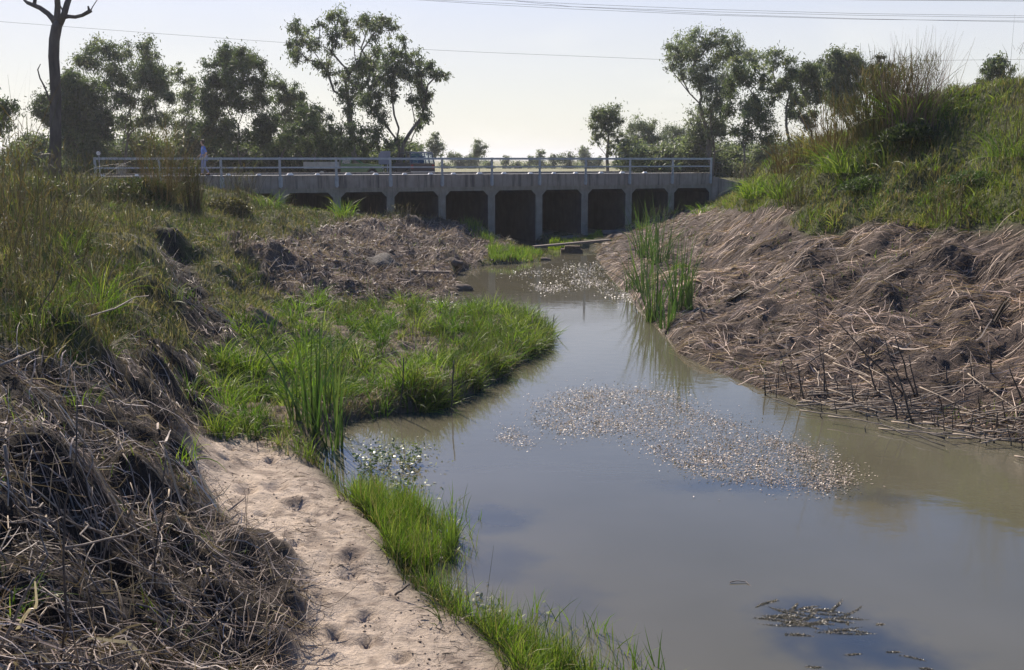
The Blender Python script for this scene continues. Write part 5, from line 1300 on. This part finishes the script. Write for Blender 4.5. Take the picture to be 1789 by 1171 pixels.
floaters('right_foam_weed', 'pale weed line at the foot of the right reeds', [(1050, 505), (1110, 505), (1130, 520), (1120, 530), (1050, 512)], 900, .05, [(0.4, .36, .33), (.5, .46, .42)], cs=20)
floaters('shore_flecks', 'pale wet flecks at the back of the bench', [(720, 530), (760, 526), (830, 530), (870, 540), (800, 546), (740, 541)], 500, .06, [(0.4, .36, .33), (.5, .46, .42)], cs=20)
floaters('shallow_weed', 'glinting small leaved weed in the shallows by the sand', [(620, 800), (640, 770), (680, 778), (760, 775), (765, 790), (720, 830), (745, 850), (720, 865), (650, 845)], 420, .045, [(0.16, .2, .06), (.25, .28, .12), (.34, .33, .22)], zr=.10, tilt=.5, thr=-.1, cs=40)
floaters('shallow_weed_bits', 'few glinting leaves among the waterside grass tips', [(740, 920), (800, 905), (820, 940), (780, 985), (720, 1000), (840, 1040), (960, 1075), (900, 1090), (740, 1010)], 110, .04, [(0.25, .28, .12), (.4, .38, .28)], zr=.05, tilt=.5, thr=-.2)
# little leafy water plants
for (px, py, hh, lb) in [(640, 822, .28, 'leafy water plant, left one of three beside the tall reeds'), (672, 815, .30, 'leafy water plant, middle one of three beside the tall reeds'), (715, 812, .26, 'leafy water plant, right one of three beside the tall reeds')]:
    a = at_z(px, py, 0); n = 90
    st = rng.integers(0, 7, n); aa = st * .9 + .3; hgt = rng.uniform(.05, 1, n) * hh
    P = np.stack([np.cos(aa) * (.05 + hgt * .6), np.sin(aa) * (.05 + hgt * .6), hgt], -1) + rng.normal(0, .012, (n, 3))
    v = ribbons(P, rng.uniform(0, 6.28, n), rng.uniform(.9, 1.6, n), .05, .022, .4, 2, pick([(0.12, .17, .04), (.2, .25, .08)], n, .3), spread_w=lambda s: .4 + 1.0 * math.sin(math.pi * min(max(s, .12), .88)))
    st2 = np.arange(7) * .9 + .3
    v2 = ribbons(np.stack([np.cos(st2) * .03, np.sin(st2) * .03, np.full(7, -.03)], -1), st2, .5, hh * 1.25, .009, .1, 3, pick([(0.1, .12, .04)], 7))
    plant('water_plant', lb, 'plant', a, [('leaves', v, M_FLOAT), ('stems', v2, M_GRASS)], M_FLOAT, 'leafy water plants in the shallows')
# emergent grass sprigs
for (px, py, hh, n, lb) in [(795, 918, .32, 12, 'grass sprig leaning over the water off the sand'), (830, 910, .16, 4, 'tiny grass sprig alone in the water'), (820, 975, .2, 4, 'small grass sprig in the water below the tiny one'), (1150, 1168, .34, 7, 'grass sprig farthest right at the bottom edge'), (1120, 1175, .3, 6, 'short grass sprig at the bottom edge'), (780, 900, .3, 14, 'grass sprig at the tip of the waterside grass')]:
    a = at_z(px, py, 0)
    plant('grass_sprig', lb, 'grass', a, [('x', tuft(n, .07, hh, .013, [(0.09, .15, .03), (.12, .19, .03)], tilt=.4, bend=.3, nseg=4))], M_GRASS, 'grass sprigs standing in the water')

# submerged weed with feathery arms at the surface
def weedarm(P, lens, azs, r, name, label, cat='water weed', group=None, seg=9):
    parts = []
    for (p_, ln, az, cv) in P:
        n = 380
        s = rng.uniform(0, 1, n) ** .9
        aa = az + cv * s
        X = p_[0] + ln * s * np.cos(aa); Y = p_[1] + ln * s * np.sin(aa)
        rr = r * (1 - .6 * s)
        ph = rng.uniform(0, math.pi, n)
        Q = np.stack([X + rng.normal(0, .3, n) * rr, Y + rng.normal(0, .3, n) * rr, -.018 + np.sin(math.pi * s) * .012 + rng.uniform(0, 1, n) * rr * .6], -1)
        parts.append(ribbons(Q, rng.uniform(0, 6.28, n), rng.uniform(.5, 1.5, n), rr * 1.1, .006, .6, 2, pick([(0.2, .17, .13), (.30, .26, .2), (.12, .105, .085)], n, .3)))
    v = merge(parts)
    o = mesh_np(name, *v[:2], M_FLOAT, v[2]); return tag(o, label, cat, group)
cb = at_z(1420, 1085, 0)
arms = []
for k in range(30):
    x = 1415 + random.gauss(0, 26); y = 1085 + random.gauss(0, 12)
    az = random.choice([-.45, -.2, .15, .5, .8, 2.6, 2.9, 3.3]) + random.gauss(0, .15)
    q = at_z(x, y, 0); arms.append(((q[0], q[1]), random.uniform(.25, .6), az, random.uniform(-.35, .35)))
weedarm(arms, 0, 0, .028, 'water_weed', 'feathery grey weed with crossing arms breaking the surface at lower right', group='feathery weeds breaking the surface')
arms = []
for (x, y, ln, az) in [(1475, 1145, .22, .2), (1545, 1140, .2, .1), (1570, 1145, .3, -.3), (1530, 1092, .12, .3), (1480, 1092, .1, 1.2), (1405, 1165, .2, -.2), (1605, 1168, .15, 0)]:
    q = at_z(x, y, 0); arms.append(((q[0], q[1]), ln, az, random.uniform(-.3, .3)))
weedarm(arms, 0, 0, .022, 'water_weed', 'loose weed tips scattered just below the crossing weed', group='feathery weeds breaking the surface')
q1 = at_z(1275, 1019, 0); q2 = at_z(1322, 1030, 0)
mb = MB(); mb.tube([(0, 0, .012), (.08, .02, .02), (.17, .01, .012), ((q2[0] - q1[0]), (q2[1] - q1[1]), -.02)], [.006, .005, .005, .003], 6)
o = mb.build('floating_twig', M_TWIG); o.location = q1; tag(o, 'single curved twig floating left of the feathery weed', 'twig')

# bent grass stem on the crest
a = on_ground(1680, 172); mb = MB()
k_ = a[1] / FPX
mb.tube([(0, 0, -.05), (2 * k_, 0, 10 * k_), (10 * k_, 0, 19 * k_), (20 * k_, 0, 24 * k_), (32 * k_, .05, 24 * k_), (44 * k_, .1, 20 * k_)], [.02, .018, .016, .014, .012, .008], 6)
o = mb.build('bent_stem', M_TWIG, None, True); o.location = a; tag(o, 'single grass stem bent in an arch on the mound skyline', 'stem')

# ------------------------------------------------------------------ person on the bridge
def person(px, depth):
    ts = np.linspace(-8, 4, 600)
    P = np.array([bridge_pt(t, depth) for t in ts]); xs, _ = proj(P[:, 0], P[:, 1], np.full(len(P), 4.2))
    t = float(np.interp(px, xs, ts))
    loc = bridge_pt(t, depth, Z_DECK - .02)
    root = empty('person', loc, ANG + math.pi); tag(root, 'person in a blue shirt with dark hair walking left along the bridge', 'person')
    M_SK = noisemat('skin', (0.42, .26, .19), (.50, .32, .24), 6, .6)
    M_SH = noisemat('blue_shirt', (0.09, .17, .46), (.14, .24, .58), 9, .8)
    M_TR = noisemat('pale_blue_trousers', (.15, .18, .32), (.21, .25, .40), 9, .85)
    M_HR = noisemat('dark_hair', (0.02, .013, .01), (.045, .03, .022), 20, .7)
    J = {  # joint: (pos, radius) ; faces local +x (walking direction)
        'pelvis': ((0, 0, .92), .135), 'belly': ((0, 0, 1.06), .125), 'chest': ((.01, 0, 1.24), .145), 'neckb': ((.01, 0, 1.40), .075), 'neck': ((.03, 0, 1.46), .052),
        'jaw': ((.055, 0, 1.53), .062), 'head': ((.05, 0, 1.60), .085), 'crown': ((.04, 0, 1.66), .07),
        'nose': ((.135, 0, 1.585), .014),
        'hipl': ((0, .09, .87), .095), 'kneel': ((.10, .10, .50), .058), 'anklel': ((.12, .10, .10), .04), 'toel': ((.28, .10, .04), .035),
        'hipr': ((0, -.09, .87), .095), 'kneer': ((-.02, -.10, .48), .058), 'ankler': ((-.20, -.10, .14), .04), 'toer': ((-.07, -.10, .04), .035),
        'shl': ((.0, .18, 1.35), .062), 'ell': ((-.10, .23, 1.10), .045), 'wrl': ((.02, .22, .88), .03), 'hal': ((.07, .21, .82), .028),
        'shr': ((.0, -.18, 1.35), .062), 'elr': ((.03, -.23, 1.08), .045), 'wrr': ((.20, -.20, .95), .03), 'har': ((.26, -.19, .91), .028)}
    E_ = [('pelvis', 'belly'), ('belly', 'chest'), ('chest', 'neckb'), ('neckb', 'neck'), ('neck', 'jaw'), ('jaw', 'head'), ('head', 'crown'), ('head', 'nose'),
          ('pelvis', 'hipl'), ('hipl', 'kneel'), ('kneel', 'anklel'), ('anklel', 'toel'), ('pelvis', 'hipr'), ('hipr', 'kneer'), ('kneer', 'ankler'), ('ankler', 'toer'),
          ('chest', 'shl'), ('shl', 'ell'), ('ell', 'wrl'), ('wrl', 'hal'), ('chest', 'shr'), ('shr', 'elr'), ('elr', 'wrr'), ('wrr', 'har')]
    def skin(name, keys, edges, mat, scale=1.0, over=None, add=()):
        ks = list(keys); J2 = dict(J)
        if over: J2.update(over)
        V_ = [J2[k][0] for k in ks] ; rad = [J2[k][1] * scale for k in ks]
        idx = {k: i for i, k in enumerate(ks)}
        Ed = [(idx[a_], idx[b_]) for a_, b_ in edges if a_ in idx and b_ in idx]
        for (pk, pos, rr) in add:
            V_.append(pos); rad.append(rr); Ed.append((idx[pk] if isinstance(pk, str) else len(V_) - 2, len(V_) - 1))
        me = bpy.data.meshes.new(name); me.from_pydata(V_, Ed, []); me.update()
        o = bpy.data.objects.new(name, me); C.objects.link(o); o.parent = root
        md = o.modifiers.new('skin', 'SKIN'); md.use_smooth_shade = True
        for i, sv in enumerate(me.skin_vertices[0].data):
            sv.radius = (rad[i], rad[i]); sv.use_root = (i == 0)
        o.modifiers.new('sub', 'SUBSURF').levels = 1; o.modifiers['sub'].render_levels = 2
        me.materials.append(mat); return o
    fingers = []
    for hk, bx_ in (('hal', 1), ('har', -1)):
        p_ = J[hk][0]
        for f_, (dy, ln) in enumerate([(-.024, .05), (-.008, .06), (.008, .057), (.024, .045)]):
            fingers.append((hk, (p_[0] + .02, p_[1] + dy, p_[2] - .035), .009)); fingers.append((None, (p_[0] + .028, p_[1] + dy, p_[2] - .035 - ln * .6), .007))
        fingers.append((hk, (p_[0] + .035, p_[1] - .02 * bx_, p_[2] - .005), .009)); fingers.append((None, (p_[0] + .05, p_[1] - .025 * bx_, p_[2] - .035), .007))
    keys = list(J); keys.remove('pelvis'); keys = ['pelvis'] + keys
    skin('body', keys, E_, M_SK, 1.0, add=fingers)
    skin('shirt', ['pelvis', 'belly', 'chest', 'neckb', 'shl', 'ell', 'shr', 'elr'], E_, M_SH, 1.16)
    skin('trousers', ['pelvis', 'hipl', 'kneel', 'anklel', 'hipr', 'kneer', 'ankler'], E_, M_TR, 1.2)
    bm = bmesh.new(); bmesh.ops.create_icosphere(bm, subdivisions=3, radius=.115)
    for v in bm.verts:
        c = v.co; k = 1 + .12 * math.sin(c.x * 60 + c.z * 45)
        v.co = Vector((c.x * .95 * k, c.y * .95 * k, c.z * 1.05 * k))
    bmesh.ops.delete(bm, geom=[v for v in bm.verts if v.co.x > .055 and v.co.z < .05], context='VERTS')
    me = bpy.data.meshes.new('hair'); bm.to_mesh(me); bm.free(); me.materials.append(M_HR)
    o = bpy.data.objects.new('hair', me); C.objects.link(o); o.parent = root; o.location = (.02, 0, 1.62)
    for s_ in (-1, 1):
        mb = MB(); pk = J['anklel' if s_ > 0 else 'ankler'][0]; tk = J['toel' if s_ > 0 else 'toer'][0]
        mb.tube([(pk[0] - .05, pk[1], tk[2] + .005), (pk[0], pk[1], tk[2] + .02), (tk[0] + .02, tk[1], tk[2])], [.04, .05, .035], 10); mb.build('shoe', M_HR, root, True)
person(357, 1.1)

# ------------------------------------------------------------------ vehicles beyond the bridge
M_GLASS = noisemat('window_glass', (0.02, .03, .035), (.05, .06, .07), 2, .08, spec=.8)
M_TYRE = noisemat('tyre_rubber', (0.015, .015, .015), (.03, .03, .03), 10, .9)
M_RIM = noisemat('wheel_rim', (0.3, .3, .31), (.45, .45, .46), 6, .4, metallic=.6)
def carpaint(nm, c):
    m, N, L = newmat(nm); p_ = N('ShaderNodeBsdfPrincipled'); nz = N('ShaderNodeTexNoise'); nz.inputs['Scale'].default_value = 3
    mr = N('ShaderNodeMix'); mr.data_type = 'RGBA'; mr.inputs[6].default_value = (*c, 1); mr.inputs[7].default_value = (*[q * .8 for q in c], 1)
    p_.inputs['Roughness'].default_value = .3; p_.inputs['Coat Weight'].default_value = .5
    o = N('ShaderNodeOutputMaterial'); L(nz.outputs[0], mr.inputs[0]); L(mr.outputs[2], p_.inputs['Base Color']); L(p_.outputs[0], o.inputs[0]); return m
def clearglass(nm):
    m, N, L = newmat(nm); t_ = N('ShaderNodeBsdfTransparent'); g_ = N('ShaderNodeBsdfGlossy'); g_.inputs['Roughness'].default_value = .05
    t_.inputs[0].default_value = (.75, .78, .78, 1); mx_ = N('ShaderNodeMixShader'); mx_.inputs[0].default_value = .12
    o = N('ShaderNodeOutputMaterial'); L(t_.outputs[0], mx_.inputs[1]); L(g_.outputs[0], mx_.inputs[2]); L(mx_.outputs[0], o.inputs[0]); return m
M_CG = clearglass('clear_glass')
def wheel(parent, x, y, r, w_):
    wr = empty('wheel', (x, y, r), 0, parent)
    mb = MB(); mb.tube([(0, -w_ / 2, 0), (0, -w_ / 2 + .03, 0), (0, w_ / 2 - .03, 0), (0, w_ / 2, 0)], [r * .9, r, r, r * .9], 22); mb.build('tyre', M_TYRE, wr)
    mb = MB(); mb.tube([(0, -w_ / 2 - .012, 0), (0, w_ / 2 + .012, 0)], [r * .58, r * .58], 16); mb.build('rim', M_RIM, wr)
def vehicle_ute(loc, rz):
    root = empty('parked_ute', loc, rz); tag(root, 'green utility truck with a sloping windscreen and a pale tray, parked beyond the bridge', 'utility truck')
    P = carpaint('green_paint', (.025, .13, .04)); M_TR = noisemat('pale_tray', (.32, .30, .27), (.42, .39, .35), 5, .7)
    W = .82
    def arch(cx, r, z): return [(cx + r * math.cos(a_), z + r * math.sin(a_)) for a_ in np.linspace(math.pi, 0, 7)]
    mb = MB()
    prof = [(-.35, .35)] + [(.05, .35), (.05, .3)] + [(1.25, .3)] + arch(1.72, .36, .34) + [(2.35, .35), (2.42, .5), (2.38, .82), (2.2, .9), (1.15, .99), (-.35, .99)]
    mb.prism(prof, -W, W); mb.build('body', P, root)
    # cabin: pillars and roof
    mb = MB()
    mb.prism([(-.28, 1.44), (.36, 1.44), (.30, 1.40), (-.28, 1.39)], -W + .12, W - .12)
    for s_ in (-1, 1):
        y = s_ * (W - .14)
        mb.tube([(.34, y * .98, 1.41), (1.10, y * 1.1, .985)], .035, 6); mb.tube([(-.24, y, 1.40), (-.30, y * 1.08, .985)], .045, 6); mb.tube([(.30, y, 1.40), (.28, y * 1.08, .985)], .03, 6)
    mb.build('cabin', P, root)
    mb = MB(); mb.add([(.38, -W + .2, 1.40), (.38, W - .2, 1.40), (1.08, W - .12, 1.0), (1.08, -W + .12, 1.0)], [(0, 1, 2, 3)]); mb.build('windscreen', M_CG, root)
    for s_ in (-1, 1):
        y = s_ * (W - .09); mb = MB(); mb.add([(-.22, y, 1.38), (.28, y, 1.38), (.26, y + .03 * s_, 1.0), (-.26, y + .03 * s_, 1.0)], [(0, 1, 2, 3)]); mb.build('side_window', M_CG, root)
        mb = MB(); mb.box(2.40, 2.44, s_ * .6 - .12, s_ * .6 + .12, .6, .74); mb.build('headlight', M_WHITE, root)
    mb = MB(); mb.box(-.15, .15, -.6, .6, .9, 1.02); mb.box(-.28, -.15, -.6, .6, .9, 1.25); mb.build('seat', M_TYRE, root)
    mb = MB(); mb.box(-2.75, -.42, -.88, .88, .66, .74); mb.box(-2.75, -.42, -.9, -.87, .742, 1.10); mb.box(-2.75, -.42, .87, .9, .742, 1.10); mb.box(-2.78, -2.752, -.9, .9, .70, 1.10); mb.box(-.44, -.421, -.86, .86, .742, 1.28)
    mb.build('tray', M_TR, root)
    mb = MB(); mb.box(-2.6, -.36, -.4, -.3, .45, .655); mb.box(-2.6, -.36, .3, .4, .45, .655); mb.build('chassis', M_TYRE, root)
    mb = MB(); mb.box(2.43, 2.50, -.8, .8, .38, .50); mb.build('bumper', M_RIM, root)
    for x in (1.72, -1.6):
        for y in (-.70, .70): wheel(root, x, y, .32, .19)
def vehicle_wagon(loc, rz):
    root = empty('parked_wagon', loc, rz); tag(root, 'dark blue high-roofed wagon with clear windows, parked beyond the bridge', 'car')
    P = carpaint('dark_blue_paint', (.012, .018, .035))
    W = .86
    mb = MB()
    prof = [(-2.15, .42), (-1.85, .42), (-1.82, .62), (-1.6, .80), (-1.25, .80), (-1.02, .62), (-1.0, .42), (1.0, .42), (1.02, .62), (1.25, .80), (1.6, .80), (1.82, .62), (1.85, .42), (2.2, .42), (2.24, .95), (2.1, 1.08), (1.1, 1.14), (-2.2, 1.14)]
    mb.prism(prof, -W, W); mb.build('body', P, root)
    mb = MB()
    mb.prism([(-2.02, 1.80), (-1.9, 1.88), (-.4, 1.91), (.45, 1.86), (.52, 1.80)], -W + .09, W - .09)
    for s_ in (-1, 1):
        y = s_ * (W - .12); yb = s_ * (W - .03)
        for xt, xb_, r in ((-1.96, -2.14, .05), (-1.05, -1.08, .05), (-.25, -.25, .04), (.48, 1.05, .045)):
            mb.tube([(xt, y, 1.81), (xb_, yb, 1.13)], r, 6)
    mb.build('roof', P, root)
    mb = MB(); mb.add([(.52, -W + .14, 1.79), (.52, W - .14, 1.79), (1.06, W - .06, 1.145), (1.06, -W + .06, 1.145)], [(0, 1, 2, 3)]); mb.build('windscreen', M_CG, root)
    mb = MB(); mb.add([(-2.0, -W + .14, 1.79), (-2.0, W - .14, 1.79), (-2.17, W - .06, 1.145), (-2.17, -W + .06, 1.145)], [(0, 1, 2, 3)]); mb.build('rear_window', M_CG, root)
    for s_ in (-1, 1):
        y = s_ * (W - .105); yb = s_ * (W - .02)
        for a_, b_ in ((-1.9, -1.1), (-1.0, -.29), (-.21, .44)):
            mb = MB(); mb.add([(a_, y, 1.79), (b_, y, 1.79), (b_ + (.45 if b_ > .3 else 0), yb, 1.145), (a_, yb, 1.145)], [(0, 1, 2, 3)]); mb.build('side_window', M_CG, root)
        mb = MB(); mb.box(2.19, 2.26, s_ * .62 - .13, s_ * .62 + .13, .78, .93); mb.build('headlight', M_WHITE, root)
        mb = MB(); mb.box(-2.24, -2.19, s_ * .72 - .08, s_ * .72 + .08, .8, 1.05); mb.build('tail_light', noisemat('red_lens', (.25, .02, .02), (.3, .03, .03), 5, .3), root)
        mb = MB(); mb.box(-.55, -.05, s_ * .4 - .22, s_ * .4 + .22, .8, 1.15); mb.box(-.62, -.5, s_ * .4 - .2, s_ * .4 + .2, 1.152, 1.62); mb.build('seat', M_TYRE, root)
    mb = MB(); mb.box(-2.28, -2.2, -.82, .82, .48, .62); mb.box(2.23, 2.3, -.82, .82, .48, .62); mb.build('bumper', M_RIM, root)
    for x in (1.42, -1.42):
        for y in (-.74, .74): wheel(root, x, y, .36, .22)
def ground_at(px, Y): return ((px - 894.5) / FPX * Y * 1.0, Y, h1((px - 894.5) / FPX * Y, Y))
q = at_y(606, 300, 68); vehicle_ute((q[0], q[1], h1(q[0], q[1]) + .0), R(6))
q = at_y(722, 300, 69); vehicle_wagon((q[0], q[1], h1(q[0], q[1]) + .0), R(112))

# grey sign board, round sign, far building and drum
def board(px, Y):
    q = at_y(px, 300, Y); root = empty('sign_board', (q[0], q[1], h1(q[0], q[1]))); tag(root, 'grey back of a sign board between the green truck and the dark wagon', 'sign')
    zc = at_y(px, 276, Y)[2] - root.location.z
    mb = MB(); k = Y / FPX
    prof = [(-10 * k, zc - 11 * k), (10.5 * k, zc - 11 * k), (10.5 * k, zc + 11.5 * k), (-5 * k, zc + 11.5 * k), (-10 * k, zc + 5 * k)]
    mb.prism(prof, -.02, .02); mb.build('panel', noisemat('grey_board', (.24, .225, .26), (.30, .28, .32), 3, .7), root)
    mb = MB(); mb.tube([(-.2, .06, -.1), (-.2, .06, zc + .2)], .035, 8); mb.tube([(.2, .06, -.1), (.2, .06, zc + .2)], .035, 8); mb.build('post', M_GALV, root)
board(672, 71)
q = bridge_pt(-7.05, 9.9, 0); q = at_y(172.5, 268, q[1])
zg = h1(q[0], q[1]); rs = empty('round_sign', (q[0], q[1], zg)); tag(rs, 'small round white road sign at the left end of the bridge', 'sign')
mb = MB(); mb.tube([(0, 0, -.2), (0, 0, q[2] - zg + .1)], .025, 8); mb.build('post', M_GALV, rs)
mb = MB(); mb.tube([(0, -.05, q[2] - zg), (0, -.035, q[2] - zg)], .14, 24); mb.build('disc', M_WHITE, rs)
mb = MB()
V_ = []; n = 24
for k in range(n):
    a_ = 2 * math.pi * k / n; V_ += [(.14 * math.cos(a_), -.054, q[2] - zg + .14 * math.sin(a_)), (.112 * math.cos(a_), -.054, q[2] - zg + .112 * math.sin(a_))]
mb.add(V_, [(2 * k, 2 * k + 1, (2 * k + 3) % (2 * n), (2 * k + 2) % (2 * n)) for k in range(n)]); mb.build('rim', M_ROCK, rs)
def house(px, py_top, w_, Y, label, c1, c2, roofc):
    q = at_y(px, 300, Y); z = h1(q[0], q[1]); top_ = at_y(px, py_top, Y)[2]
    k = Y / FPX; hw = w_ * k / 2; root = empty('house', (q[0], q[1], z)); tag(root, label, 'building')
    H_ = (top_ - z)
    mb = MB(); mb.box(-hw, hw, 0, hw * 1.4, -.1, H_ * .72); mb.build('wall', noisemat('house_wall', c1, c2, 2, .9), root)
    mb = MB(); mb.prism([(-hw * 1.08, H_ * .722), (hw * 1.08, H_ * .722), (hw * .7, H_), (-hw * .7, H_)], -.15, hw * 1.5); mb.build('roof', noisemat('house_roof', roofc, [a_ * 1.2 for a_ in roofc], 2, .8), root)
    for s_ in (-.5, .45):
        mb = MB(); mb.box(hw * s_ - hw * .14, hw * s_ + hw * .14, -.03, .03, H_ * .3, H_ * .58); mb.build('window', M_GLASS, root)
    mb = MB(); mb.box(-.4, .4, -.04, .03, 0, H_ * .55); mb.build('door', M_WOOD, root)
house(189, 283, 20, 150, 'pale beige house far off, seen through the left end of the railing', (.34, .27, .20), (.42, .34, .26), (.2, .17, .15))
house(560, 288, 44, 170, 'long low pale building far off, seen above the truck tray', (.45, .43, .42), (.55, .53, .5), (.5, .5, .5))
q = bridge_pt(-6.75, 10.2, 0); q = at_y(212, 300, q[1]); z = h1(q[0], q[1])
mb = MB(); mb.tube([(0, 0, -.05), (0, 0, .1), (0, 0, .75), (0, 0, .78)], [.28, .26, .26, .22], 18); o = mb.build('concrete_drum', M_CONC2); o.location = (q[0], q[1], z + .35)
tag(o, 'grey round concrete drum behind the left end of the railing', 'drum')
mb = MB(); mb.box(-.35, .35, -.35, .35, -.45, -.052)
me2 = mb.build('drum_base', M_CONC2, o)

# ------------------------------------------------------------------ overhead wires
def wire(pl, Y0, Y1, label, r=.02, sag=0):
    n = len(pl); P = []
    for i, (x, y) in enumerate(pl):
        Yd = Y0 + (Y1 - Y0) * i / (n - 1)
        P.append(np.array(at_y(x, y, Yd)))
    b = P[0]
    # smooth
    Q = []
    for i in range(n - 1):
        for k in range(6): Q.append(P[i] * (1 - k / 6) + P[i + 1] * k / 6)
    Q.append(P[-1])
    mb = MB(); mb.tube([q - b for q in Q], r, 5)
    o = mb.build('power_line', M_STEM); o.location = tuple(b); tag(o, label, 'wire', 'overhead power lines')
wire([(-200, 18), (0, 38), (250, 57), (500, 75), (850, 92), (1150, 104), (1450, 108), (1789, 104), (2000, 98)], 70, 74, 'single low power line running right across behind the trees', .009)
wire([(600, -12), (735, -1), (1000, 12), (1250, 21), (1500, 27), (1789, 31), (2000, 31)], 60, 66, 'upper power line of the right-hand bundle', .009)
wire([(700, -12), (850, -1), (1000, 7), (1250, 17), (1500, 24), (1789, 28), (2000, 28)], 60.6, 66.6, 'second power line of the right-hand bundle, just under the upper one', .009)
wire([(700, -2), (850, 8), (1000, 16), (1250, 27), (1500, 34), (1789, 37), (2000, 37)], 61.5, 67.5, 'third power line of the right-hand bundle', .009)
wire([(900, 2), (1000, 12), (1250, 25), (1500, 33), (1789, 39), (2000, 40)], 62, 68, 'lowest power line of the right-hand bundle', .009)
wire([(1300, -6), (1500, 0), (1789, 2), (2000, 1)], 63, 69, 'faint power line at the very top right', .014)

# ------------------------------------------------------------------ air
m, N, L = newmat('thin_haze')
pv = N('ShaderNodeVolumePrincipled'); pv.inputs['Color'].default_value = (.92, .94, 1.0, 1); pv.inputs['Density'].default_value = 0.00035; pv.inputs['Anisotropy'].default_value = 0.35
out = N('ShaderNodeOutputMaterial'); L(pv.outputs[0], out.inputs['Volume'])
mb = MB(); mb.box(-2600, 2600, -70, 3700, -3, 34); o = mb.build('haze', m); tag(o, 'thin pale haze in the air over the creek and plain', kind='stuff')
